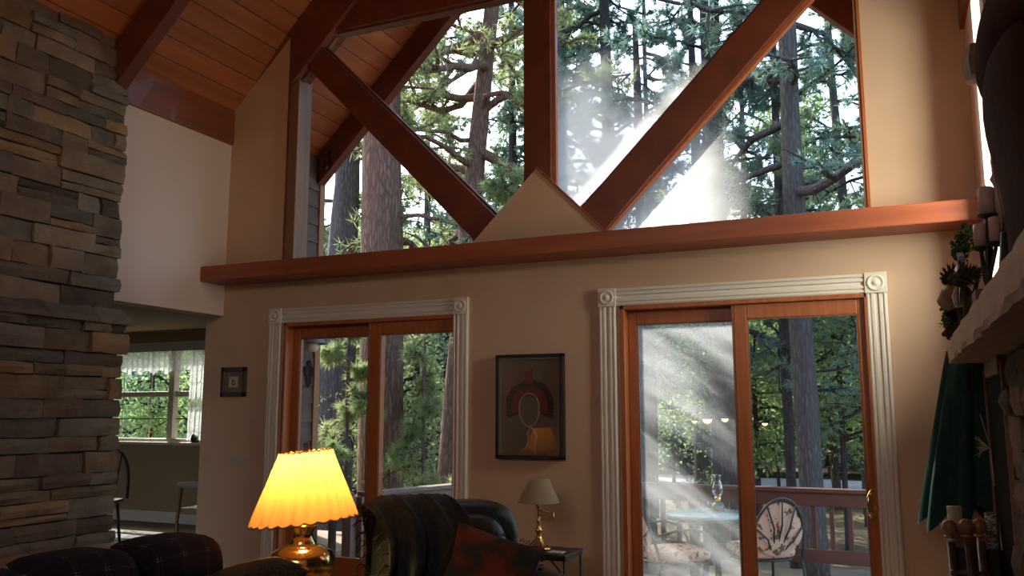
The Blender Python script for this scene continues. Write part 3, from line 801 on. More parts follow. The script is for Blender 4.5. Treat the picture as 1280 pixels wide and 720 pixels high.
# string of half-round lantern lights across the view beyond the railing
sl = thing('string_lights', 'string of small yellow half-round lights hung beyond the railing', 'string lights', tuple(at_depth(900, 526, 9.0)))
bulb = bpy.data.materials.new('lit_amber_shade'); bulb.use_nodes = True
bulb.node_tree.nodes['Principled BSDF'].inputs['Emission Color'].default_value = (1,.62,.18,1)
bulb.node_tree.nodes['Principled BSDF'].inputs['Emission Strength'].default_value = 1.6
MB().tube([tuple(at_depth(u, v, 9.0)) for u, v in ((830,530),(868,526),(884,524),(906,523.5),(956,529),(1000,532))], .004, 5).build('wire', M['iron'], sl)
for u, v, rr in ((868,526,.030),(884,524,.050),(906,523.5,.038),(956,529,.030)):
    p = at_depth(u, v, 9.0); MB().lathe([(rr,0),(rr*.9,-rr*.45),(rr*.6,-rr*.8),(0,-rr)], tuple(p), 14).build('light_shade', bulb, sl)

# ------------------------------------------------------------------ ground and road
V = []; F = []; n = 44; rg = random.Random(5)
xs = np.linspace(-75, 60, n); ys = np.linspace(.5, 115, n)
def gz(x, y): return -1.05 - .012*max(0, y-6) + .10*math.sin(x*.7+y*.3)*.6 + .06*math.sin(x*1.9-y*1.3) + .0016*max(0, y-40)**2
for yy in ys:
    for xx in xs: V.append((xx, yy, gz(xx, yy)))
for j in range(n-1):
    for i in range(n-1): a = j*n+i; F.append((a, a+1, a+n+1, a+n))
M['ground'] = mat('forest_floor', (.085,.062,.042), .95, spec=.1, rgb2=(.23,.19,.13), scale=.9, bump=.5, bscale=14, detail=8, lo=.35, hi=.7)
struct(MB().add(V, F, True).build('ground', M['ground']), 'forest floor of needles and leaf litter', 'ground')
V = []; F = []
for i in range(40):
    x = -60+2.6*i; yc = 27.5+.05*(x+5)**2*.06
    V += [(x, yc-2.6, gz(x, yc-2.6)+.14), (x, yc+2.6, gz(x, yc+2.6)+.14)]
for i in range(39): F.append((2*i, 2*i+2, 2*i+3, 2*i+1))
struct(MB().add(V, F, True).build('road', mat('pale_gravel', (.42,.42,.44), .9, rgb2=(.52,.52,.53), scale=2)), 'pale gravel road crossing the woods', 'road')

# ------------------------------------------------------------------ trees
def leaf_mat(name, rgb, rgb2, trans=.55, scale=.8):
    m = bpy.data.materials.new(name); m.use_nodes = True; N, L = m.node_tree.nodes, m.node_tree.links
    for n in list(N):
        if n.type != 'OUTPUT_MATERIAL': N.remove(n)
    tc = N.new('ShaderNodeTexCoord'); nz = N.new('ShaderNodeTexNoise'); nz.inputs['Scale'].default_value = scale; nz.inputs['Detail'].default_value = 3
    L.new(tc.outputs['Object'], nz.inputs['Vector'])
    cr = N.new('ShaderNodeValToRGB'); cr.color_ramp.elements[0].position = .35; cr.color_ramp.elements[1].position = .65
    cr.color_ramp.elements[0].color = (*rgb, 1); cr.color_ramp.elements[1].color = (*rgb2, 1); L.new(nz.outputs['Fac'], cr.inputs['Fac'])
    df = N.new('ShaderNodeBsdfDiffuse'); tl = N.new('ShaderNodeBsdfTranslucent')
    L.new(cr.outputs['Color'], df.inputs[0]); L.new(cr.outputs['Color'], tl.inputs[0])
    mx = N.new('ShaderNodeMixShader'); mx.inputs[0].default_value = trans; L.new(df.outputs[0], mx.inputs[1]); L.new(tl.outputs[0], mx.inputs[2])
    L.new(mx.outputs[0], N['Material Output'].inputs['Surface']); return m
LEAF = {
 'pine': leaf_mat('pine_needles', (.13,.21,.15), (.30,.40,.26)),
 'blue': leaf_mat('blue_green_needles', (.12,.22,.19), (.24,.36,.29)),
 'olive': leaf_mat('olive_needles', (.20,.28,.13), (.42,.48,.24)),
 'broad': leaf_mat('broad_leaves', (.12,.22,.11), (.42,.55,.22), .6),
 'dark': leaf_mat('haze_tinted_leaves', (.12,.19,.17), (.22,.33,.27)),  # bluish cast paints the haze of distance into the leaves
}
def bark_mat(name, rgb, rgb2, rgb3):
    m = bpy.data.materials.new(name); m.use_nodes = True; N, L = m.node_tree.nodes, m.node_tree.links; P = N['Principled BSDF']
    tc = N.new('ShaderNodeTexCoord'); mp = N.new('ShaderNodeMapping'); mp.inputs['Scale'].default_value = (1,1,.17); L.new(tc.outputs['Object'], mp.inputs[0])
    n1 = N.new('ShaderNodeTexNoise'); n1.inputs['Scale'].default_value = 6; n1.inputs['Detail'].default_value = 6; L.new(mp.outputs[0], n1.inputs['Vector'])
    dv = N.new('ShaderNodeMix'); dv.data_type = 'VECTOR'; dv.inputs[0].default_value = .12; L.new(mp.outputs[0], dv.inputs[4]); L.new(n1.outputs['Color'], dv.inputs[5])
    vo = N.new('ShaderNodeTexVoronoi'); vo.feature = 'DISTANCE_TO_EDGE'; vo.inputs['Scale'].default_value = 27; L.new(dv.outputs[1], vo.inputs['Vector'])
    cr = N.new('ShaderNodeValToRGB'); cr.color_ramp.elements[0].position = .02; cr.color_ramp.elements[1].position = .22
    cr.color_ramp.elements[0].color = (*rgb, 1); cr.color_ramp.elements[1].color = (*rgb2, 1); L.new(vo.outputs['Distance'], cr.inputs['Fac'])
    mx = N.new('ShaderNodeMix'); mx.data_type = 'RGBA'; L.new(n1.outputs['Fac'], mx.inputs[0]); L.new(cr.outputs['Color'], mx.inputs[6]); mx.inputs[7].default_value = (*rgb3, 1)
    L.new(mx.outputs[2], P.inputs['Base Color']); P.inputs['Roughness'].default_value = .9; P.inputs['Specular IOR Level'].default_value = .15
    bp = N.new('ShaderNodeBump'); bp.inputs['Strength'].default_value = .9; bp.inputs['Distance'].default_value = .05
    L.new(vo.outputs['Distance'], bp.inputs['Height']); L.new(bp.outputs[0], P.inputs['Normal']); return m
BARK = {'red': bark_mat('pine_bark', (.045,.026,.020), (.25,.150,.105), (.19,.125,.10)),
        'grey': bark_mat('grey_bark', (.035,.032,.032), (.13,.115,.11), (.11,.10,.10)),
        'dark': bark_mat('dark_bark', (.02,.018,.020), (.075,.065,.065), (.06,.055,.055))}

def tufts(centers, dirs, rng, n=14, ln=.19, w=.016, spread=1.0):
    """needle tufts: thin triangles radiating from each centre"""
    K = len(centers); c = np.repeat(centers, n, 0); d = np.repeat(dirs, n, 0)
    v = d*.75*spread + rng.normal(size=(K*n, 3))*.75; v /= np.linalg.norm(v, axis=1, keepdims=True)+1e-9
    l = ln*rng.uniform(.6, 1.15, (K*n, 1)); s = np.cross(v, rng.normal(size=(K*n, 3))); s /= np.linalg.norm(s, axis=1, keepdims=True)+1e-9
    V = np.stack([c - s*w, c + s*w, c + v*l], 1).reshape(-1, 3)
    return V, np.arange(len(V)).reshape(-1, 3)
def leaves(centers, rng, n=10, r=.25, size=.07):
    K = len(centers)*n; c = np.repeat(centers, n, 0) + rng.normal(size=(K, 3))*r*np.array((1,1,.7))
    a = rng.normal(size=(K, 3)); a /= np.linalg.norm(a, axis=1, keepdims=True)
    b = np.cross(a, rng.normal(size=(K, 3))); b /= np.linalg.norm(b, axis=1, keepdims=True)+1e-9
    s = size*rng.uniform(.6, 1.3, (K, 1))
    V = np.stack([c-a*s, c-b*s*.55, c+a*s, c+b*s*.55], 1).reshape(-1, 3)
    return V, np.arange(len(V)).reshape(-1, 4)

def tree(name, u, depth, diam, label, seed, lean=0.0, height=17., zb0=2.0, zb1=None, nb=34, blen=2.6, bark='grey', leaf='pine',
         kind='needle', ntuft=10, tl=.17, tw=.0085, group=None, droop=.15, side=None, npn=20, crook=.22, bthick=1.0, clear=None, v0=520, lsize=.07, lr=.22):
    rng = np.random.default_rng(seed)
    p = at_depth(u, v0, depth); z0 = gz(p[0], p[1])-.25; bx, by = p[0], p[1]
    r = thing(name, label, 'tree', (bx, by, z0), 0, group)
    R = np.array((RT[0], RT[1], 0))
    def axis(z):
        return np.array((bx, by, z)) + R*lean*(z-p[2]) + np.array((.05*math.sin(z*.5+seed), .05*math.cos(z*.4+seed), 0))*min(1, diam*1.5)
    zs = np.linspace(z0, height, 22)
    rad = [diam/2*(1.12 if z < z0+.5 else 1)*(1-.72*max(0, (z-2)/(height-2))) for z in zs]
    tb_ = MB(); tb_.tube([axis(z) for z in zs], rad, 18 if diam > .3 else 10, jit=.07, rng=random.Random(seed)); tb_.build('trunk', BARK[bark], r)
    bb = MB(); cs = []; ds = []
    zb1 = zb1 or height*.93
    for i in range(nb):
        z = zb0 + (zb1-zb0)*(i+rng.uniform(0, 1))/nb
        a = rng.uniform(0, 2*math.pi)
        if side is not None and rng.random() < .7: a = side + rng.normal()*.7
        o = R*math.cos(a) + np.array((FW[0], FW[1], 0))/np.hypot(FW[0], FW[1])*math.sin(a)
        if clear is not None and o @ R * clear > .3 and rng.random() < .7: continue
        L = blen*rng.uniform(.55, 1.15)*(1-.55*max(0, (z-zb0)/(height-zb0+.01)))
        pts = [axis(z)]; d = o + np.array((0, 0, rng.uniform(-.15, .45)))
        ns = 6
        for k in range(ns):
            d = d + rng.normal(size=3)*crook + np.array((0, 0, -droop + (.12 if k > 3 else 0))); d /= np.linalg.norm(d)
            pts.append(pts[-1] + d*L/ns)
        r0 = bthick*(.018+.016*L)*rng.uniform(.7, 1.2)
        bb.tube(pts, [r0*(1-.8*k/ns) for k in range(ns+1)], 5, cap=False)
        for k in range(2, ns+1):
            for q in range(2 if k < ns else 1):
                dd = d*.5 + rng.normal(size=3)*.8; dd[2] *= .6; dd /= np.linalg.norm(dd)
                l2 = L*rng.uniform(.16, .34)
                e = pts[k] + dd*l2 + np.array((0,0,-.05*l2))
                bb.tube([pts[k], (pts[k]+e)/2+rng.normal(size=3)*.03, e], [r0*.4, r0*.28, r0*.12], 4, cap=False)
                nt = max(2, int(ntuft*rng.uniform(.5, 1.2)))
                ts = rng.uniform(.25, 1.05, nt)[:, None]
                cs.append(pts[k] + (e-pts[k])*ts + rng.normal(size=(nt, 3))*.07*L/2.5); ds.append(np.repeat(dd[None], nt, 0))
    if bb.n: bb.build('branches', BARK[bark], r)
    if cs:
        c = np.concatenate(cs); d = np.concatenate(ds)
        V, F = tufts(c, d, rng, npn, tl, tw) if kind == 'needle' else leaves(c, rng, npn, lr, lsize)
        o = soup('needles' if kind == 'needle' else 'foliage', V, F, LEAF[leaf], r); o['kind'] = 'stuff'
    return r
# near pines, placed by the trunk columns seen through the glass
tree('pine_tree', 473, 11.5, .60, 'huge pine with thick plated trunk standing just beyond the deck railing corner', 1, nb=14, zb0=3.4, blen=2.6, bark='red', height=20, ntuft=7, clear=None)
tree('pine_tree', 568, 12.5, .345, 'leaning reddish pine with sunlit edge and crooked limbs beside the armchair door frame', 2, lean=.083, nb=48, zb0=2.6, blen=3.3, bark='red', height=14, ntuft=9, crook=.34, bthick=1.4, leaf='olive')
tree('pine_tree', 422, 14.0, .62, 'broad grey trunk between the siding trim and the huge pine', 4, nb=9, zb0=2.6, blen=2.4, bark='grey', height=9, ntuft=6, leaf='olive')
tree('pine_tree', 765, 17.5, .36, 'bushy blue-green pine right of the king post', 5, nb=50, zb0=2.4, blen=2.7, bark='dark', leaf='blue', height=17, ntuft=11)
tree('pine_tree', 817, 21.0, .17, 'slender pine pole with sparse horizontal limbs beside the bright haze', 6, nb=34, zb0=2.2, blen=2.6, bark='dark', leaf='blue', height=18, ntuft=5, droop=.05)
tree('pine_tree', 897, 14.5, .24, 'twin-trunked dark pine, its slimmer stem', 7, lean=.004, nb=26, zb0=2.5, blen=2.4, bark='dark', height=17, ntuft=8, leaf='blue')
tree('pine_tree', 912, 15.0, .25, 'twin-trunked dark pine, its stouter stem', 8, lean=-.002, nb=30, zb0=2.2, blen=2.6, bark='dark', height=18, ntuft=8, leaf='pine')
tree('pine_tree', 1009, 12.5, .35, 'straight furrowed pine behind the fan-backed patio chair', 9, lean=-.004, nb=34, zb0=2.6, blen=2.8, bark='grey', height=18, ntuft=8, leaf='blue', bthick=1.3)
tree('pine_tree', 986, 13.6, .165, 'thin black pine trunk close beside the furrowed pine', 10, nb=24, zb0=2.6, blen=2.2, bark='dark', height=16, ntuft=8, leaf='pine')
tree('pine_tree', 878, 19.0, .36, 'dark pine trunk behind the hazy door pane over the patio table', 11, lean=.003, nb=16, zb0=3.6, blen=2.6, bark='dark', height=12, ntuft=9, leaf='dark')
tree('pine_tree', 806, 16.0, .36, 'shaded pine trunk at the hinge side of the hazy door pane', 12, nb=14, zb0=3.8, blen=2.2, bark='dark', height=9, ntuft=9, leaf='blue')
tree('pine_tree', 1078, 20.0, .30, 'pine trunk beside the brass-handled door stile', 13, lean=-.03, nb=34, zb0=1.6, blen=2.6, bark='grey', height=16, ntuft=9, leaf='pine', bthick=1.3)
tree('pine_tree', 1036, 23.0, .24, 'leaning young pine past the furrowed pine', 14, lean=-.05, nb=26, zb0=.8, blen=2.0, bark='grey', height=11, ntuft=8, leaf='broad', kind='leaf', npn=8)
tree('pine_tree', 938, 22.0, .20, 'spindly pine between the twin trunks and the furrowed pine', 15, lean=.01, nb=34, zb0=1.5, blen=2.4, bark='dark', height=15, ntuft=8, leaf='olive')
tree('pine_tree', 705, 19.0, .30, 'pine half hidden behind the king post', 16, nb=60, zb0=1.8, blen=3.0, bark='dark', leaf='pine', height=17, ntuft=11)
tree('pine_tree', 640, 20.0, .28, 'full pine filling the left of the king post', 17, nb=60, zb0=2.0, blen=3.2, bark='dark', leaf='pine', height=17, ntuft=12)
tree('pine_tree', 530, 22.0, .26, 'pale sunlit pine between the huge pine and the crooked-limbed pine', 18, nb=46, zb0=.6, blen=3.0, bark='grey', leaf='olive', height=13, ntuft=10)
tree('pine_tree', 425, 21.0, .25, 'sunny pine at the foot of the outer rafter', 19, nb=30, zb0=.8, blen=3.0, bark='grey', leaf='olive', height=14, ntuft=10)
tree('sapling', 434, 10.8, .05, 'slim sunlit pine sapling before the broad grey trunk', 40, nb=11, zb0=.9, blen=.55, bark='grey', leaf='olive', height=2.7, ntuft=6, npn=22, tl=.15, tw=.006)
tree('sapling', 530, 11.0, .05, 'slim sunlit pine sapling between the huge pine and the leaning pine', 41, nb=10, zb0=.0, blen=.7, bark='grey', leaf='olive', height=2.3, ntuft=6, npn=22, tl=.15, tw=.006)
# sunlit broad-leaved saplings and shrubs in the middle distance
SAP = ((520,15,4.2,.2,'olive','yellow-green sapling between the huge pine and the leaning pine'),
 (556,19,5.0,-.2,'pine','grey-green young conifer behind the leaning reddish pine'),
 (500,24,6.5,-.2,'broad','broad-leaved sapling deep behind the huge pine'),
 (430,19,4.2,-.6,'olive','yellow-green sapling behind the broad grey trunk'),
 (945,18,3.4,.5,'broad','low bright-leaved sapling behind the fan-backed patio chair'),
 (970,26,5.0,.9,'broad','tall bright-leaved sapling beyond the thin black pine trunk'),
 (1052,16,4.6,.7,'broad','bright-leaved sapling right behind the leaning young pine'),
 (1075,22,6.0,.8,'pine','grey-green young conifer behind the brass-handled door stile'),
 (840,24,5.2,.6,'broad','broad-leaved sapling across the road behind the patio table'),
 (900,30,6.5,.8,'broad','broad-leaved sapling behind the twin-trunked pine'),
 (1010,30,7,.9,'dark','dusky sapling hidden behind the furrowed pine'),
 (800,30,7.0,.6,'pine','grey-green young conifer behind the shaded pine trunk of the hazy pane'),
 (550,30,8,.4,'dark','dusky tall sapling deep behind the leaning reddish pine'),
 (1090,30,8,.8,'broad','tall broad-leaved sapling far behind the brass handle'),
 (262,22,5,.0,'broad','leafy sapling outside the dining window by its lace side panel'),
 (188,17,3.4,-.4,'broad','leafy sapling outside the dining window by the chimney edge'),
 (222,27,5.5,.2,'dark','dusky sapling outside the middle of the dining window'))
for i, (u, dp, h, z0_, lf, lab) in enumerate(SAP):
    tree('sapling', u, dp, .10, lab, 100+i, nb=32, zb0=z0_, blen=2.2*(dp/20)**.5, bark='dark', leaf=lf,
         kind='leaf', height=h, ntuft=5, npn=9, lsize=.045*(dp/16), lr=.20*(dp/16), group='saplings in the woods', droop=.05, crook=.25)
# deep woods
rw = random.Random(11)
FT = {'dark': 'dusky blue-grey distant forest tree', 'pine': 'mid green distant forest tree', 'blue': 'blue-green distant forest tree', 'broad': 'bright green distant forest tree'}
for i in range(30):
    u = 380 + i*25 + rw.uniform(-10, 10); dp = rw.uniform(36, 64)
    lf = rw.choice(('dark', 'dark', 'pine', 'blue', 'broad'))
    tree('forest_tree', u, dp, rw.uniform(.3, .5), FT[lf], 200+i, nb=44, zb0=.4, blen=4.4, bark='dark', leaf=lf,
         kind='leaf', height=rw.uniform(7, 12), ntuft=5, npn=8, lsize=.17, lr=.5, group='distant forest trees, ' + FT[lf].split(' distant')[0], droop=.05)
for i, u in enumerate((120, 170, 215, 250)):
    tree('forest_tree', u, 40+4*(i % 2), .35, 'pale grey-green distant forest tree outside the dining room', 260+i, nb=40, zb0=-.5, blen=4.2, bark='dark', leaf='dark', kind='leaf', height=10, ntuft=5, npn=8, lsize=.18, lr=.5, group='distant forest trees outside the dining room', droop=.05)
# the woods go on past the edges of the windows as seen from here
for i, (u, dp, dm, lab) in enumerate(((1140,15,.34,'grey pine past the gable wall corner, nearest beyond the deck end'),(1200,19,.28,'slender dark pine beyond the deck end'),(1265,14,.32,'stout pine beside the deck end'),(1340,20,.30,'bushy pine well beyond the deck end'),(1420,17,.30,'pine at the far bend of the woods beyond the deck'),(1500,21,.28,'last pine at the edge of the clearing beyond the deck'),
        (340,24,.30,'pine behind the sided wing'),(300,30,.30,'pine in the clearing behind the dining room'))):
    tree('pine_tree', u, dp, dm, lab, 300+i, nb=36, zb0=1.6, blen=2.8, bark='grey' if i % 2 else 'dark', leaf=('pine','blue','olive')[i % 3], height=15, ntuft=8)
for i, (u, dp, h) in enumerate(((1150,24,5.),(1215,18,4.2),(1290,25,6.),(1370,19,4.6),(1450,26,6.))):
    tree('sapling', u, dp, .10, ('bright-leaved sapling beyond the deck end', 'low bright-leaved sapling beside the slender dark pine', 'tall bright-leaved sapling behind the stout pine', 'bright-leaved sapling before the bushy pine', 'tall bright-leaved sapling at the edge of the clearing')[i], 330+i, nb=32, zb0=.3, blen=2.2, bark='dark', leaf='broad', kind='leaf', height=h, ntuft=5, npn=9, lsize=.05*(dp/16), lr=.20*(dp/16), group='saplings in the woods', droop=.05, crook=.25)
for i in range(16):
    u = (1130 + i*36) if i < 12 else (-60 + (i-12)*100); dp = rw.uniform(36, 60); lf = rw.choice(('dark', 'dark', 'pine', 'blue'))
    tree('forest_tree', u, dp, .4, FT[lf], 350+i, nb=40, zb0=.2, blen=4.6, bark='dark', leaf=lf, kind='leaf', height=rw.uniform(7, 12), ntuft=5, npn=8, lsize=.18, lr=.5, group='distant forest trees, ' + FT[lf].split(' distant')[0], droop=.05)

# ------------------------------------------------------------------ brass table lamp on its end table
def lit_shade(name, rgb, transl):
    m = bpy.data.materials.new(name); m.use_nodes = True; N, L = m.node_tree.nodes, m.node_tree.links
    for n in list(N):
        if n.type != 'OUTPUT_MATERIAL': N.remove(n)
    df = N.new('ShaderNodeBsdfDiffuse'); tl = N.new('ShaderNodeBsdfTranslucent'); df.inputs[0].default_value = (*rgb, 1); tl.inputs[0].default_value = (*transl, 1)
    mx = N.new('ShaderNodeMixShader'); mx.inputs[0].default_value = .6; L.new(df.outputs[0], mx.inputs[1]); L.new(tl.outputs[0], mx.inputs[2])
    L.new(mx.outputs[0], N['Material Output'].inputs['Surface']); return m
M['shade_warm'] = lit_shade('pleated_shade_fabric', (.66,.42,.22), (.82,.42,.12))
M['shade_cream'] = lit_shade('cream_shade_fabric', (.64,.50,.35), (.5,.40,.27))
M['shade_trim'] = mat('shade_binding', (.30,.13,.05), .8)
def pleated_shade(b, r0, z0, r1, z1, npl, amp, seg, scal=.0, rows=8, tilt=None):
    V = []; F = []
    for j in range(rows+1):
        t = j/rows; rr = r0+(r1-r0)*t; z = z0+(z1-z0)*t
        for k in range(seg):
            a = 2*math.pi*k/seg; ph = (k*npl/seg) % 1.0
            bul = abs(math.sin(math.pi*ph)); q = rr*(1+amp*(bul-.6))
            zz = z + (scal*(bul-.6)*(1 if j == rows else -1) if j in (0, rows) else 0)
            if tilt: zz += tilt[0]*q*math.cos(a-(YAW-tilt[1]))
            V.append((q*math.cos(a), q*math.sin(a), zz))
    for j in range(rows):
        for k in range(seg): F.append((j*seg+k, j*seg+(k+1) % seg, (j+1)*seg+(k+1) % seg, (j+1)*seg+k))
    b.add(V, F, True)
    return V[:seg], V[-seg:]
def brass_lamp(loc, label, watts, rz=0):
    r = thing('table_lamp', label, 'lamp', loc, rz)
    MB().lathe([(0,0),(.095,0),(.10,.012),(.085,.03),(.075,.04),(.10,.07),(.135,.13),(.142,.17),(.128,.205),(.085,.228),(.058,.236),(.060,.245),(.045,.262),(.042,.285),(.058,.31),(.06,.316),(.02,.32),(.0,.32)], seg=36).build('base', M['brass'], r, world=False)
    MB().tube([(0,0,.32),(0,0,.63)], .007, 8).build('stem', M['brass_dull'], r, world=False)
    b = MB(); lo, hi = pleated_shade(b, .232, .338, .113, .632, 26, .05, 260, .009, tilt=(.10, rz))
    s = b.build('lamp_shade', M['shade_warm'], r, world=False)
    MB().tube(lo+lo[:1], .0035, 5, cap=False).build('binding', M['shade_trim'], s, world=False)
    MB().tube(hi+hi[:1], .0035, 5, cap=False).build('binding', M['shade_trim'], s, world=False)
    MB().lathe([(0,.63),(.018,.632),(.008,.642),(.014,.655),(.008,.668),(0,.67)], seg=12).build('finial', M['darkwood'], r, world=False)
    for k in range(3):
        a = 2*math.pi*k/3; MB().tube([(0,0,.63),(.108*math.cos(a),.108*math.sin(a),.628)], .003, 5).build('spider_arm', M['brass_dull'], r, world=False)
    d = bpy.data.lights.new('lamp_bulb', 'POINT'); d.energy = watts; d.color = (1.0,.58,.20); d.shadow_soft_size = .035
    o = bpy.data.objects.new('lamp_bulb', d); COL.objects.link(o); attach(o, r, False); o.location = (0,0,.56)
    return r
LAMP = (-2.41, -2.33, .530)
brass_lamp(LAMP, 'lit brass ginger-jar lamp with pleated yellow shade beside the sofa', 25, .3)
brass_lamp((-4.25, -5.1, .50), 'second lit brass lamp at the other end of the sofa, mirrored in the picture glass', 40)
def end_table(loc, h, label):
    r = thing('end_table', label, 'table', loc)
    MB().box(-.27,.27,-.27,.27,h-.035,h).build('table_top', M['darkwood'], r, world=False, bevel=.008)
    MB().box(-.23,.23,-.23,.23,h-.12,h-.035).build('apron', M['darkwood'], r, world=False)
    for sx in (-1,1):
        for sy in (-1,1): MB().bar((sx*.225,sy*.225,0),(sx*.225,sy*.225,h-.035),.045,.045).build('leg', M['darkwood'], r, world=False)
end_table((-2.41,-2.30,0), .529, 'dark wooden end table under the brass lamp')
end_table((-4.25,-5.1,0), .499, 'dark wooden end table under the second brass lamp')

# ------------------------------------------------------------------ plaid sofa (seat faces +x)
def plaid(name, base, c1, c2, sc, lw_=.06, rough=.9):
    m = bpy.data.materials.new(name); m.use_nodes = True; N, L = m.node_tree.nodes, m.node_tree.links; P = N['Principled BSDF']
    tc = N.new('ShaderNodeTexCoord'); sp = N.new('ShaderNodeSeparateXYZ'); L.new(tc.outputs['Object'], sp.inputs[0])
    def stripes(sock, freq, width, ph=0.):
        q = N.new('ShaderNodeMath'); q.operation = 'MULTIPLY_ADD'; L.new(sock, q.inputs[0]); q.inputs[1].default_value = freq; q.inputs[2].default_value = ph
        f = N.new('ShaderNodeMath'); f.operation = 'FRACT'; L.new(q.outputs[0], f.inputs[0])
        g = N.new('ShaderNodeMath'); g.operation = 'LESS_THAN'; L.new(f.outputs[0], g.inputs[0]); g.inputs[1].default_value = width; return g.outputs[0]
    def op(k, a, b):
        q = N.new('ShaderNodeMath'); q.operation = k; L.new(a, q.inputs[0]); L.new(b, q.inputs[1]); return q.outputs[0]
    zx = N.new('ShaderNodeMath'); zx.operation = 'SUBTRACT'; L.new(sp.outputs['Z'], zx.inputs[0]); L.new(sp.outputs['X'], zx.inputs[1])
    y = sp.outputs['Y']; z = zx.outputs[0]
    a = op('MAXIMUM', stripes(y, sc, lw_), stripes(y, sc, lw_*.5, -.12)); b = op('MAXIMUM', stripes(z, sc, lw_), stripes(z, sc, lw_*.5, -.12))
    anyl = op('MAXIMUM', a, b); both = op('MULTIPLY', a, b)
    m1 = N.new('ShaderNodeMix'); m1.data_type = 'RGBA'; L.new(anyl, m1.inputs[0]); m1.inputs[6].default_value = (*base, 1); m1.inputs[7].default_value = (*c1, 1)
    m2 = N.new('ShaderNodeMix'); m2.data_type = 'RGBA'; L.new(both, m2.inputs[0]); L.new(m1.outputs[2], m2.inputs[6]); m2.inputs[7].default_value = (*c2, 1)
    L.new(m2.outputs[2], P.inputs['Base Color']); P.inputs['Roughness'].default_value = rough; P.inputs['Specular IOR Level'].default_value = .2; return m
M['plaid'] = plaid('navy_plaid', (.009,.009,.019), (.022,.020,.030), (.17,.15,.15), 8.5)
M['sofa_frame'] = mat('tan_leather', (.22,.155,.075), .35, rgb2=(.25,.18,.09), scale=6)
sofa = thing('sofa', 'long sofa covered in dark navy plaid beside the brass lamp', 'sofa', (-2.5, -3.75, 0))
def pad(cx, cy, cz, rx, ry, rz, power=.5, seg=28, rings=14):
    return MB().ball((cx,cy,cz), rx, ry, rz, seg, rings, power)
MB().box(-2.98,-1.95,-4.85,-2.72,.10,.40).build('seat_base', M['plaid'], sofa, bevel=.03)
pad(-2.80,-3.66,.48,.17,1.18,.355,.42).build('back_frame', M['sofa_frame'], sofa)
for k in range(5):
    cy = -4.58+.42*k
    pad(-2.64,cy,.615,.16,.220,.245,.46).build('back_cushion', M['plaid'], sofa)
    if k < 3: pad(-2.28,-4.44+.70*k,.45,.36,.352,.095,.45).build('seat_cushion', M['plaid'], sofa)
for cy in (-4.88,-2.70):
    pad(-2.45,cy,.34,.50,.12,.30,.4).build('arm', M['sofa_frame'], sofa)
for sx in (-2.9,-2.02):
    for sy in (-4.75,-2.8): MB().bar((sx,sy,0),(sx,sy,.12),.06,.06).build('foot', M['darkwood'], sofa)
M['tweed'] = mat('brown_tweed', (.020,.015,.010), .95, rgb2=(.060,.046,.028), scale=120, bump=.5, bscale=200, lo=.42, hi=.6)
pl = MB(); V = []; F = []; n = 15
for side in (0,1):
    for j in range(n):
        for i in range(n):
            a = 2*i/(n-1)-1; c = 2*j/(n-1)-1
            pin = 1-.10*(1-a*a)*abs(c)**4-.10*(1-c*c)*abs(a)**4
            h = .085*((1-a**4)*(1-c**4))**.55
            V.append((a*.24*pin, c*.24*pin, h if side else -h))
for side in (0,1):
    for j in range(n-1):
        for i in range(n-1):
            q = side*n*n+j*n+i; f = (q, q+1, q+n+1, q+n); F.append(f if side else f[::-1])
CUSH = (V, F)
def cushion(name, m, loc, rot, label, scale=(1,1,1)):
    o = MB().add(np.array(V)*np.array(scale), F, True).build(name, m); o.location = loc; o.rotation_euler = rot; tag(o, label, 'cushion'); return o
cushion('throw_cushion', M['tweed'], (-2.36,-2.74,.675), (math.radians(12), math.radians(-4), math.radians(-38)), 'dark brown tweed cushion lying on the sofa arm before the brass lamp', (.85,.85,.8))

# ------------------------------------------------------------------ dark green armchair with throw and plaid cushion
M['leather'] = mat('dark_green_leather', (.016,.022,.019), .38, rgb2=(.022,.030,.026), scale=5, bump=.12, bscale=40, spec=.45)
M['throw'] = mat('teal_black_throw', (.008,.014,.015), .95, rgb2=(.014,.025,.026), scale=60, bump=.4, bscale=120, sheen=.1)
ac = thing('armchair', 'dark green leather armchair between the two sliding doors', 'armchair', (-1.84,-1.85,0), math.radians(46))
pad(0,.34,.55,.36,.16,.35,.42).build('backrest', M['leather'], ac, world=False)
pad(0,.24,.56,.27,.14,.29,.55).build('back_cushion', M['leather'], ac, world=False)
for s in (-1,1):
    pad(s*.36,-.04,.31,.10,.40,.29,.45).build('arm', M['leather'], ac, world=False)
MB().box(-.32,.32,-.34,.38,.08,.32).build('seat_base', M['leather'], ac, world=False, bevel=.03)
pad(0,-.08,.38,.28,.33,.10,.45).build('seat_cushion', M['leather'], ac, world=False)
for sx in (-.34,.34):
    for sy in (-.34,.36): MB().bar((sx,sy,0),(sx,sy,.1),.05,.05).build('foot', M['darkwood'], ac, world=False)
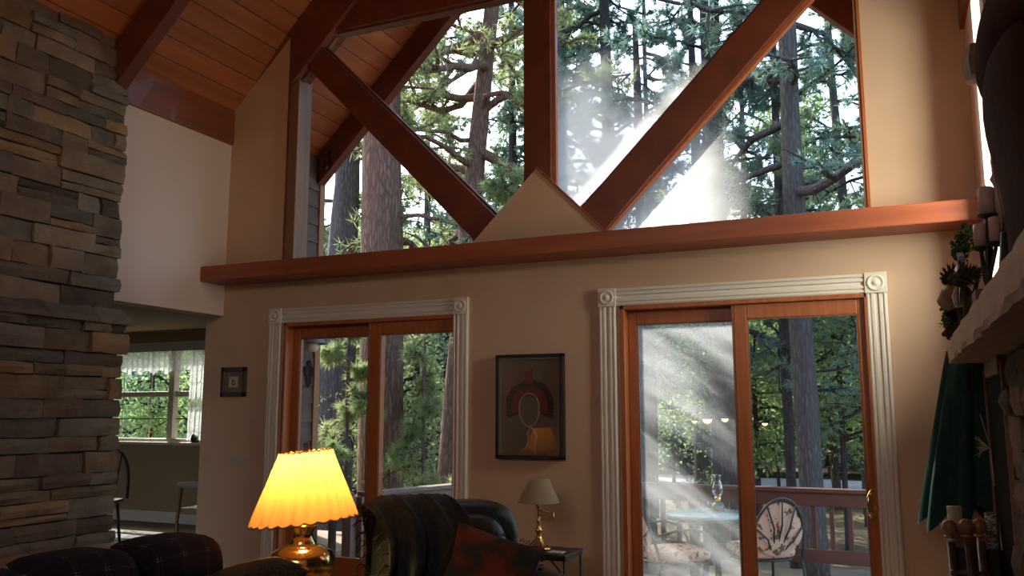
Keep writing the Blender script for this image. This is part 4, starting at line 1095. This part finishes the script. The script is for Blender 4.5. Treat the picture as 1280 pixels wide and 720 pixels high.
# throw blanket hanging over the left of the back, following it with folds
tw = thing('throw_blanket', 'dark teal fringed throw draped over the armchair back', 'blanket', (-1.84,-1.85,0), math.radians(46))
b = MB(); V2 = []; F2 = []; nu, nv = 30, 22
prof = [(.52,.50),(.525,.70),(.51,.83),(.47,.885),(.38,.908),(.28,.90),(.20,.86),(.11,.78),(.065,.66),(.05,.54),(.04,.46)]
pd = [0]
for i in range(1, len(prof)): pd.append(pd[-1]+math.hypot(prof[i][0]-prof[i-1][0], prof[i][1]-prof[i-1][1]))
for j in range(nv):
    t = j/(nv-1)*pd[-1]
    yy = np.interp(t, pd, [q[0] for q in prof]); zz = np.interp(t, pd, [q[1] for q in prof])
    for i in range(nu):
        s_ = i/(nu-1); x = -.39+.42*s_ + .03*math.sin(j*.5)
        fold = .022*math.sin(s_*19+j*.10)+.012*math.sin(s_*37+1)
        k = 1 if j > nv*.4 else .5
        V2.append((x, yy-fold*k-.004, zz+abs(fold)*.5+.006 - (.04*max(0, .25-s_)*4 if True else 0)))
for j in range(nv-1):
    for i in range(nu-1): q = j*nu+i; F2.append((q, q+1, q+nu+1, q+nu))
o = b.add(V2, F2, True).build('cloth', M['throw'], tw, world=False)
sm = o.modifiers.new('thick', 'SOLIDIFY'); sm.thickness = .012
fr = MB(); rf = random.Random(9)
for i in range(34):
    for (j, dz) in ((nv-1, -1), (0, -1)):
        p = np.array(V2[j*nu+min(nu-1, int(i*nu/34))]); fr.tube([p, p+np.array((rf.uniform(-.01,.01), rf.uniform(-.012,.0), -.05)), p+np.array((rf.uniform(-.02,.02), rf.uniform(-.02,.0), -.10))], .003, 4, cap=False)
for j in range(nv):
    for q in range(2):
        p = np.array(V2[j*nu]); fr.tube([p, p+np.array((-.025, rf.uniform(-.01,.01), rf.uniform(-.02,.015))), p+np.array((-.05, rf.uniform(-.02,.02), rf.uniform(-.05,.0)))], .003, 4, cap=False)
fr.build('fringe', M['throw'], tw, world=False)['kind'] = 'stuff'
def blotch(name, base, spots):
    m = mat(name, base, .95, rgb2=spots, scale=8, lo=.44, hi=.64, detail=2.5, bump=.3, bscale=150); return m
M['quilt'] = blotch('rust_and_green_weave', (.035,.035,.024), (.20,.040,.018))
qc = cushion('throw_cushion', M['quilt'], (-1.69,-1.94,.635), (0,0,0), 'rust and green plaid fringed cushion in the armchair', (.86,.74,1))
nx = Vector((.86,.36,-.30)).normalized(); nn = Vector((.42,-.78,.40)); nn = (nn-nx*nn.dot(nx)).normalized(); nyv = nn.cross(nx)
qc.rotation_euler = Matrix((nx, nyv, nn)).transposed().to_euler()
fr = MB(); rf = random.Random(4)
for k in range(110):
    t = rf.uniform(-1, 1); e_ = rf.choice(((t,1),(t,-1),(1,t),(-1,t))); p = np.array((e_[0]*.205, e_[1]*.176, rf.uniform(-.008,.008)))
    q = p*np.array((1.06,1.07,1))+np.array((rf.uniform(-.012,.012), rf.uniform(-.012,.012), rf.uniform(-.015,.015)))
    fr.tube([p*.97, q], [.0025,.002], 4)
fo = fr.build('fringe', mat('dark_fringe', (.03,.02,.016), .95), qc, world=False); fo['kind'] = 'stuff'

# ------------------------------------------------------------------ small iron side table with brass swing-arm lamp
st = thing('side_table', 'small wrought iron side table beside the armchair', 'side table', (-2.02,-.40,0))
TH = .495
MB().box(-.20,.17,-.16,.16,TH-.016,TH).build('table_top', mat('dark_table_top', (.035,.028,.024), .35), st, world=False, bevel=.005)
rimf = MB()
for a_, b_ in (((-.19,-.15),(.16,-.15)),((.16,-.15),(.16,.15)),((.16,.15),(-.19,.15)),((-.19,.15),(-.19,-.15))): rimf.bar((*a_, TH-.026), (*b_, TH-.026), .012, .018)
rimf.build('frame', M['iron'], st, world=False)
for sx in (-.185,.155):
    for sy in (-.145,.145):
        MB().tube([(sx,sy,0),(sx,sy,TH-.02)], .007, 6).build('leg', M['iron'], st, world=False)
for sx, dr in ((-.185,1),(.155,-1)):
    pts = [(sx,-.145,TH-.10)]
    for k in range(22):
        a = k/21*4.6*math.pi/2; rr = .045*(1-k/26); pts.append((sx+dr*(.06-rr*math.cos(a)), -.145, TH-.13-rr*math.sin(a)*1.1-.03))
    MB().tube(pts, .005, 6).build('scroll', M['iron'], st, world=False)
    MB().tube([(sx+dr*.0,-.145,TH-.16),(sx+dr*.03,-.145,TH-.09),(sx+dr*.09,-.145,TH-.03)], .005, 6).build('scroll', M['iron'], st, world=False)
lp = thing('table_lamp', 'small unlit brass swing-arm lamp with cream shade on the iron side table', 'lamp', (-2.085,-.40,TH))
MB().lathe([(0,0),(.078,0),(.08,.012),(.06,.022),(.038,.040),(.020,.075),(.014,.095),(.024,.112),(.026,.118),(.014,.13),(.010,.16),(.016,.17),(.009,.18),(.008,.245),(.014,.25),(.014,.258),(0,.26)], seg=24).build('base', M['brass_dull'], lp, world=False)
MB().lathe([(0,.255),(.016,.255),(.017,.30),(.012,.31),(0,.31)], seg=12).build('socket', M['casing'], lp, world=False)
am = MB().tube([(0,0,.205),(.10,-.01,.205)], .005, 6).tube([(.10,-.01,.18),(.10,-.01,.23)], .007, 8).tube([(.10,-.01,.222),(.03,.0,.232),(0,0,.24)], .005, 6)
am.tube([(0,0,.178),(.10,-.01,.183)], .004, 6)
am.build('swing_arm', M['brass_dull'], lp, world=False)
b = MB(); lo, hi = pleated_shade(b, .128, .285, .066, .432, 60, .012, 240); s = b.build('lamp_shade', M['shade_cream'], lp, world=False)
MB().tube(lo+lo[:1], .003, 5, cap=False).build('binding', M['shade_cream'], s, world=False)
pap = tag(MB().box(-1.99,-1.90,-.50,-.42,TH,TH+.004).build('paper_card', M['casing']), 'small white card lying on the iron side table', 'card')

# ------------------------------------------------------------------ pictures
pf = thing('framed_headdress', 'black shadow-box frame holding a red and black feather headdress', 'picture', (-2.302,-.035,1.02))
X0, X1, Z0, Z1 = -2.553, -2.050, 1.022, 1.733
fw_ = .024
fm = MB().box(X0,X1,-.045,-.001,Z0,Z0+fw_).box(X0,X1,-.045,-.001,Z1-fw_,Z1).box(X0,X0+fw_,-.045,-.001,Z0,Z1).box(X1-fw_-.006,X1,-.045,-.001,Z0,Z1)
fm.build('frame', M['black'], pf, bevel=.004)
M['mount'] = mat('olive_mount_board', (.19,.145,.09), .9)
MB().box(X0+.01,X1-.01,-.010,-.002,Z0+.01,Z1-.01).build('backing', M['mount'], pf)
li = MB(); e = .026
li.box(X0+e,X0+e+.008,-.040,-.010,Z0+e,Z1-e).box(X1-e-.014,X1-e-.006,-.040,-.010,Z0+e,Z1-e).box(X0+e,X1-e,-.040,-.010,Z1-e-.008,Z1-e)
li.build('inner_lip', mat('grey_lip', (.20,.18,.15), .6), pf)
def arch(name, r0, r1, a0, a1, m, y0, y1, n, cx, cz, sx, sz, jit, parent):
    rg_ = random.Random(n)
    for k in range(n):
        t0 = a0+(a1-a0)*k/n; t1 = a0+(a1-a0)*(k+1)/n; q = r1*(1+rg_.uniform(-jit, jit))
        P = [(cx+sx*r*math.cos(t), cz+sz*r*math.sin(t)) for r, t in ((r0,t0),(q,t0+.01),(q,t1-.01),(r0,t1))]
        MB().prism(P, 'y', y0+rg_.uniform(0,.003), y1).build(name, m, parent)
cx, cz = (X0+X1)/2-.005, 1.36
arch('feather', .085, .178, math.radians(-20), math.radians(200), mat('black_feathers', (.010,.009,.012), .8), -.020, -.011, 26, cx, cz, 1.0, 1.12, .04, pf)
arch('feather', .075, .135, math.radians(-14), math.radians(194), mat('red_feathers', (.20,.012,.016), .8), -.027, -.018, 26, cx, cz, 1.0, 1.12, .03, pf)
for k in range(4): MB().prism([(cx-.026+.013*k, cz+.17), (cx-.015+.013*k, cz+.17), (cx-.013+.013*k, cz+.262+.006*(k % 2)), (cx-.027+.013*k, cz+.255)], 'y', -.030, -.016).build('crest_feather', mat('crest_red', (.22,.015,.018), .8), pf)
cord = mat('pale_cord', (.42,.36,.26), .8)
lp_ = [(cx+.074*math.cos(math.radians(a_)), -.026, cz+.005+(.10 if math.sin(math.radians(a_)) > 0 else .125)*math.sin(math.radians(a_))) for a_ in range(-90, 271, 18)]
MB().tube(lp_, .005, 6, cap=False).build('cord_loop', cord, pf)
MB().tube([(cx+.008,-.026,cz-.12),(cx-.012,-.026,cz-.17),(cx-.005,-.026,cz-.22),(cx-.03,-.026,cz-.27),(cx-.06,-.026,cz-.29)], .006, 6).build('tassel', cord, pf)
MB().tube([(cx+.008,-.026,cz-.12),(cx+.035,-.026,cz-.145),(cx+.055,-.026,cz-.19),(cx+.045,-.026,cz-.25),(cx+.04,-.026,cz-.30)], .006, 6).build('tassel', cord, pf)
MB().box(X0+.015,X1-.02,-.0405,-.0385,Z0+.015,Z1-.015).build('glazing', M['picture_glass'], pf)
sf = thing('small_framed_print', 'small dark-framed print with tan mat near the dining room opening', 'picture', (-4.905,-.01,1.46))
x0, x1, z0, z1 = -5.038,-4.780,1.462,1.700
MB().box(x0,x1,-.022,-.001,z0,z0+.036).box(x0,x1,-.022,-.001,z1-.036,z1).box(x0,x0+.036,-.022,-.001,z0,z1).box(x1-.036,x1,-.022,-.001,z0,z1).build('frame', M['darkwood'], sf, bevel=.005)
MB().box(x0+.03,x1-.03,-.010,-.002,z0+.03,z1-.03).build('mat_board', mat('mauve_mat', (.20,.14,.11), .9), sf)
MB().box(x0+.082,x1-.082,-.013,-.009,z0+.075,z1-.075).build('print', mat('cream_print', (.55,.44,.33), .9), sf)
rg_ = random.Random(2)
mo = MB()
for k in range(9):
    a = k*.7; mo.ball((x0+.129+.018*math.cos(a)*(k/9+.3), -.0135, z0+.119+.022*math.sin(a)*(k/9+.3)), .007, .0015, .009, 8, 5)
mo.build('motif', mat('brown_motif', (.22,.11,.06), .9), sf)

# pendant lamp hung from the ridge over the room (its lit shade mirrors in the gable glass)
pd_ = thing('pendant_lamp', 'lit pendant lamp with flared amber shade hung below the ridge', 'pendant lamp', (-1.52,-4.0,4.60))
MB().tube([(0,0,.22),(0,0,1.20)], .006, 6).build('cord', M['iron'], pd_, world=False)
b = MB(); lo, hi = pleated_shade(b, .17, .0, .075, .22, 24, .02, 120); b.build('lamp_shade', M['shade_warm'], pd_, world=False)
MB().lathe([(0,.22),(.076,.22),(.07,.235),(.02,.25),(0,.25)], seg=16).build('cap', M['brass_dull'], pd_, world=False)
d = bpy.data.lights.new('pendant_bulb', 'POINT'); d.energy = 9; d.color = (1.0,.60,.26); d.shadow_soft_size = .035
o = bpy.data.objects.new('pendant_bulb', d); COL.objects.link(o); attach(o, pd_, False); o.location = (0,0,.13)

# ------------------------------------------------------------------ things on and around the mantel
MT = 1.69
M['wax'] = mat('pink_wax', (.42,.26,.21), .5, rgb2=(.48,.31,.25), scale=6)
M['leafy'] = leaf_mat('evergreen_sprig', (.02,.05,.02), (.06,.11,.04), .4, 9)
M['cone'] = mat('pine_cone', (.025,.014,.010), .8, rgb2=(.06,.035,.02), scale=30)
# candelabra: dark metal stand holding four candles in tiers
cd = thing('candle_stand', 'dark tiered candle stand on the mantel', 'candle holder', (.37,-1.40,MT))
cups = [((.395,-1.42),2.165),((.412,-1.34),2.085),((.365,-1.38),2.035),((.412,-1.47),2.035)]
cst = MB().lathe([(0,0),(.07,0),(.075,.015),(.02,.03),(.012,.06),(0,.06)], (.37,-1.40,MT), 16)
cst.build('base', M['iron'], cd)
for (x, y), z in cups:
    MB().tube([(.37,-1.40,MT+.03),(.375,-1.40,MT+.16),((x+.37)/2,(y-1.40)/2,(z+MT+.16)/2-.02),(x,y,z-.02)], .009, 6).build('arm', M['iron'], cd)
    MB().lathe([(0,-.02),(.015,-.018),(.040,-.004),(.042,0),(.036,.0),(0,-.002)], (x,y,z), 16).build('drip_pan', M['iron'], cd)
for i, (((x, y), z), h, r_) in enumerate(zip(cups, (.118,.112,.102,.108), (.033,.027,.026,.022))):
    c = thing('pillar_candle', ['tallest', 'second tallest', 'front short', 'rear short'][i] + ' pinkish pillar candle on the dark mantel stand', 'candle', (x,y,z), 0, 'mantel candles')
    MB().lathe([(0,0),(r_,0),(r_,h-.006),(r_-.006,h),(r_*.6,h-.008),(0,h-.010)], seg=20).build('wax', M['wax'], c, world=False)
    MB().tube([(0,0,h-.012),(0.002,0,h+.012)], .002, 5).build('wick', M['black'], c, world=False)
# greenery sprigs and pine cones along the shelf edge
rg_ = np.random.default_rng(3)
def sprig(name, base, tips, label):
    r = thing(name, label, 'greenery', base, 0)
    st_ = MB(); cs = []; ds = []
    for t in tips:
        p0 = np.array(base)+np.array((0,0,.01)); p1 = np.array(t); mid = (p0+p1)/2+np.array((0,0,.03))
        st_.tube([p0, mid, p1], [.004,.003,.002], 5)
        for s_ in np.linspace(.35, 1, 14):
            q = p0*(1-s_)**2+2*mid*s_*(1-s_)+p1*s_*s_; cs.append(q+rg_.normal(size=3)*.012); ds.append((p1-p0)/np.linalg.norm(p1-p0))
    st_.build('stem', M['darkwood'], r)
    V_, F_ = leaves(np.array(cs), rg_, 7, .014, .013); o = soup('leaves', V_, F_, M['leafy'], r); o['kind'] = 'stuff'
br = thing('twisted_branch', 'dark twisted branch arrangement rising from the mantel edge', 'branch', (.30,-1.08,MT))
for path in ([(.30,-1.08,MT),(.288,-1.06,1.80),(.290,-1.10,1.92),(.315,-1.08,2.02)], [(.30,-1.08,MT),(.300,-1.00,1.76),(.285,-.90,1.79)], [(.30,-1.08,MT),(.31,-1.16,1.80),(.30,-1.24,1.90),(.285,-1.28,2.0)], [(.30,-1.08,MT),(.330,-1.18,1.82),(.36,-1.24,1.94)]):
    MB().tube(path, [.018,.014,.011,.007][:len(path)] if len(path) == 4 else [.018,.012,.008], 7).build('stem', M['cone'], br)
sprig('evergreen_sprig', (.315,-1.08,2.00), [(.335,-1.0,2.16),(.315,-1.04,2.13),(.345,-.93,2.22),(.29,-1.08,2.07)], 'upright leafy evergreen sprig beside the candles')
sprig('evergreen_sprig', (.29,-1.00,1.76), [(.248,-.92,1.83),(.25,-.98,1.86),(.24,-.95,1.79)], 'leafy evergreen sprig beside the wooden bell')
sprig('evergreen_sprig', (.29,-.78,MT), [(.255,-.76,1.76),(.25,-.80,1.78),(.26,-.84,1.80)], 'low evergreen sprig at the mantel end')
def pine_cone(loc, rot, label, L=.12, R_=.045):
    b = MB()
    for j in range(9):
        t = j/8; rr = R_*math.sin(math.pi*(.12+.82*t))**.8; n = 9
        for k in range(n):
            a = 2*math.pi*(k+.5*(j % 2))/n; c, s_ = math.cos(a), math.sin(a)
            z = L*(t-.5)
            b.add([(c*rr*.3-s_*.012, s_*rr*.3+c*.012, z), (c*rr*.3+s_*.012, s_*rr*.3-c*.012, z), (c*rr*1.15, s_*rr*1.15, z+.022), (c*rr*.6, s_*rr*.6, z-.004)], [(0,1,2),(0,2,3),(1,3,2)])
    b.lathe([(.0,-L/2),(R_*.5,-L/4),(R_*.45,L/4),(0,L/2)], seg=8)
    o = b.build('pine_cone', M['cone']); o.location = loc; o.rotation_euler = rot; return tag(o, label, 'pine cone')
pine_cone((.262,-1.10,1.955), (1.3,.2,.4), 'large dark pine cone over the wooden bell', .13, .055)
pine_cone((.30,-1.25,1.93), (1.2,.5,1.6), 'dark pine cone between the wooden bell and the candles', .13, .055)
pine_cone((.268,-.90,MT+.05), (.5,.3,.2), 'dark pine cone near the mantel end', .13, .045)
pine_cone((.268,-.74,MT+.038), (1.4,.3,.9), 'small dark pine cone at the very end of the mantel', .10, .036)
# brown turned wooden cup tipped on the shelf edge
M['turned'] = mat('turned_brown_wood', (.17,.075,.030), .4, rgb2=(.23,.11,.045), scale=5)
tc_ = MB().lathe([(0,-.07),(.035,-.07),(.062,-.01),(.060,.05),(.052,.055),(.030,-.03),(0,-.04)], seg=20).build('wooden_bell', M['turned']); tc_.location = (.268,-1.08,1.868); tc_.rotation_euler = (.5,.9,0)
tag(tc_, 'brown turned wooden bell hung over the mantel edge between pine cones', 'ornament')
# blue-grey bird-like ribbon and silver trinkets
rb = MB().prism([(.0,.0),(.08,.035),(.16,.05),(.17,.065),(.09,.06),(.01,.03)], 'x', -.012, .012).build('ribbon_bow', mat('blue_ribbon', (.12,.17,.30), .4)); rb.location = (.300,-1.22,2.00)
tag(rb, 'small blue ribbon above the large pine cone', 'ribbon')
sv = MB().tube([(.27,-1.22,1.80),(.265,-1.20,1.85),(.275,-1.23,1.89),(.265,-1.25,1.93),(.28,-1.28,1.98)], [.012,.016,.010,.014,.006], 8).build('silver_trinket', mat('silver', (.5,.5,.5), .3, metal=.9))
tag(sv, 'thin silver trinket hanging in front of the mantel pine cones', 'ornament')
bk = tag(MB().box(.30,.40,-1.75,-1.58,MT,MT+.12).build('small_box', mat('red_brown_box', (.10,.035,.025), .5), bevel=.006), 'small red-brown box behind the trinkets on the mantel', 'box')

# large dark brown rounded carving on a black stand, against the chimney stones
cv = thing('carved_sculpture', 'large dark brown rounded carving on a black stand on the mantel', 'sculpture', (.38,-2.47,MT))
M['carving'] = mat('dark_carved_wood', (.030,.0105,.0065), .9, rgb2=(.048,.017,.010), scale=3, bump=.3, bscale=9, spec=.08)
MB().box(.33,.45,-2.77,-2.12,MT,MT+.05).build('stand', M['black'], cv, bevel=.01)
MB().tube([(.367,-2.16,MT+.05),(.367,-2.13,MT+.12),(.374,-2.15,MT+.26)], [.03,.022,.015], 8).build('prong', M['black'], cv)
def blob(rows, seg=22):
    """stack of ellipses: (cx, cy, z, rx, ry)"""
    V = []; F = []
    for (cx_, cy_, z_, rx_, ry_) in rows:
        for k in range(seg):
            a = 2*math.pi*k/seg; V.append((cx_+rx_*math.cos(a)*(1+.04*math.sin(3*a+z_*9)), cy_+ry_*math.sin(a)*(1+.05*math.sin(2*a+z_*7)), z_))
    n = len(rows)
    F = [(i*seg+k, i*seg+(k+1) % seg, (i+1)*seg+(k+1) % seg, (i+1)*seg+k) for i in range(n-1) for k in range(seg)]
    F += [tuple(range(seg-1,-1,-1)), tuple((n-1)*seg+k for k in range(seg))]
    V = [(a_+.022, b_-.22, c_) for a_, b_, c_ in V]
    return MB().add(V, F, True)
blob([(.375,-2.25,1.74,.04,.24),(.375,-2.25,1.80,.050,.30),(.385,-2.25,1.95,.050,.34),(.380,-2.25,2.10,.055,.37),(.365,-2.24,2.22,.062,.38),(.352,-2.24,2.34,.066,.39),(.355,-2.25,2.44,.060,.37),(.36,-2.26,2.50,.04,.30),(.36,-2.26,2.53,.01,.06)]).build('body', M['carving'], cv, sub=1)
blob([(.365,-2.26,2.40,.045,.30),(.358,-2.25,2.42,.070,.38),(.352,-2.25,2.47,.080,.42),(.355,-2.26,2.53,.078,.41),(.360,-2.29,2.59,.066,.36),(.365,-2.34,2.64,.05,.27),(.370,-2.38,2.67,.012,.08)]).build('hood', M['carving'], cv, sub=1)
MB().tube([(.340,-2.24,2.22),(.340,-2.30,2.12),(.347,-2.34,2.0),(.352,-2.30,1.93)], .0035, 6).build('cord', mat('brown_cord', (.20,.11,.07), .7), cv)

# closed green patio umbrella leaning in the corner under the mantel end
um = thing('green_umbrella', 'closed dark green canvas umbrella standing in the corner by the door', 'umbrella', (.275,-.33,0))
M['canvas'] = mat('green_canvas', (.012,.038,.030), .9, spec=.15, rgb2=(.016,.048,.038), scale=14, bump=.15, bscale=180)
V = []; F = []; seg = 128; rows = 20
for j in range(rows+1):
    t = j/rows; z = 1.66-(1.66-.80)*t
    rr = .078+.105*t**.9
    for k in range(seg):
        a = 2*math.pi*k/seg; f = math.cos(8*a+.6*math.sin(2*a)); q = rr*(1+(.10+.10*t)*f+.04*math.sin(3*a+t*3))
        zz = z - (0.045*t**6)*(f*.9+math.sin(2*a+.4)*.8)
        V.append((q*math.cos(a)*1.0+.065*(1-t), q*math.sin(a)*.92, zz))
for j in range(rows):
    for k in range(seg): F.append((j*seg+k, j*seg+(k+1) % seg, (j+1)*seg+(k+1) % seg, (j+1)*seg+k))
MB().add(V, F, True).build('canopy', M['canvas'], um, world=False)
MB().tube([(-.04,0,0),(.065,0,1.70)], .017, 10).build('pole', M['turned'], um, world=False)
MB().lathe([(0,1.68),(.02,1.69),(.025,1.71),(.012,1.73),(0,1.74)], (.065,0,0), 12).build('finial', M['turned'], um, world=False)
MB().lathe([(0,0),(.14,0),(.14,.03),(.03,.05),(.025,.2),(0,.2)], (-.04,0,0), 20).build('foot', M['iron'], um, world=False)
for k in range(8):
    a = 2*math.pi*k/8; MB().tube([(.02*math.cos(a)+.06,.02*math.sin(a),1.60),(.10*math.cos(a),.09*math.sin(a),.86)], .005, 5).build('rib', M['turned'], um, world=False)

# hearth tool rack: three turned posts with ball knobs, cross rails
rk = thing('hearth_rack', 'dark wooden rack with ball-topped posts below the umbrella', 'rack', (.26,-.86,0))
for x, y, z, lean_ in ((.187,-.86,.765,.02),(.258,-.88,.775,.035),(.312,-.86,.775,.012)):
    MB().tube([(x+lean_,y,0),(x+.004,y,z-.03)], [.020,.019], 10).build('post', M['darkwood'], rk)
    b = MB().ball((x,y,z+.035), .036, seg=16, rings=10).lathe([(.012,-.005),(.026,0),(.026,.008),(.014,.014)], (x,y,z-.012), 14)
    b.build('ball_knob', M['turned'], rk)
for z in (.60,.30): MB().tube([(.18,-.875,z),(.34,-.875,z)], .010, 8).build('cross_rail', M['darkwood'], rk)
bx = thing('kindling_bin', 'black bin of kindling and rolled paper behind the hearth rack', 'bin', (.30,-.70,0))
bb_ = MB().box(.19,.40,-.78,-.77,0,.70).box(.19,.40,-.60,-.59,0,.70).box(.19,.20,-.78,-.59,0,.70).box(.39,.40,-.78,-.59,0,.70).box(.19,.40,-.78,-.59,0,.02)
bb_.build('body', M['black'], bx)
rl = tag(MB().tube([(.365,-.71,.25),(.372,-.70,.86)], .024, 12).build('woven_roll', mat('striped_weave', (.42,.42,.38), .9, rgb2=(.10,.10,.09), scale=30, stretch=(1,1,3), lo=.48, hi=.52)), 'grey and white woven roll standing in the kindling bin', 'roll')
rl2 = tag(MB().tube([(.225,-.68,.30),(.222,-.68,.88)], [.030,.034], 14).build('paper_roll', mat('pale_paper', (.36,.31,.24), .8)), 'pale paper roll with brass band standing in the kindling bin', 'roll')
rl3 = tag(MB().prism([(.27,.4),(.30,.4),(.31,.80),(.285,.82),(.265,.78)], 'y', -.69, -.67).build('red_packet', mat('red_packet', (.32,.02,.02), .6)), 'red packet standing in the kindling bin', 'packet')
rl4 = tag(MB().box(.315,.345,-.665,-.655,.3,.83).build('tan_card', mat('orange_card', (.50,.25,.09), .7)), 'orange-tan card standing in the kindling bin', 'card')
# dried grass spray at the panel edge
dg = thing('dried_grass', 'spray of dried pale grass at the edge of the hearth panel', 'dried grass', (.40,-.60,1.05))
gg_ = MB(); rf = random.Random(8)
for k in range(16):
    a = rf.uniform(-1,1); gg_.tube([(.402,-.60,1.16),(.385-.03*rf.random(),-.61,1.165+.02*a),(.36-.03*rf.random(),-.63,1.165+.055*a)], [.002,.0015,.0008], 4)
gg_.build('blades', mat('straw', (.55,.42,.22), .8), dg)
gg_ = MB().tube([(.41,-.60,.98),(.405,-.60,1.16)], .004, 5).tube([(.405,-.60,1.16),(.37,-.62,1.33)], .002, 4); gg_.build('stalk', mat('straw_stalk', (.45,.32,.16), .8), dg)
# white upholstered ottoman whose top just enters the picture
ot = thing('white_ottoman', 'white padded ottoman top by the sliding door', 'ottoman', (-.05,-1.55,0))
MB().ball((0,0,.44), .16, .16, .075, 24, 10, .5).build('cushion_top', mat('white_cotton', (.62,.60,.56), .9), ot, world=False)
MB().lathe([(.14,.0),(.15,.40),(.0,.40)], seg=24).build('body', mat('white_skirt', (.55,.53,.49), .9), ot, world=False)
# baseboards
struct(MB().box(-2.785,-1.80,-.018,0,0,.12).box(-.02,XR,-.018,0,0,.12).box(-5.24,-4.565,-.018,0,0,.12).build('baseboard_front', M['casing']), 'cream baseboard of the gable wall', 'baseboard')
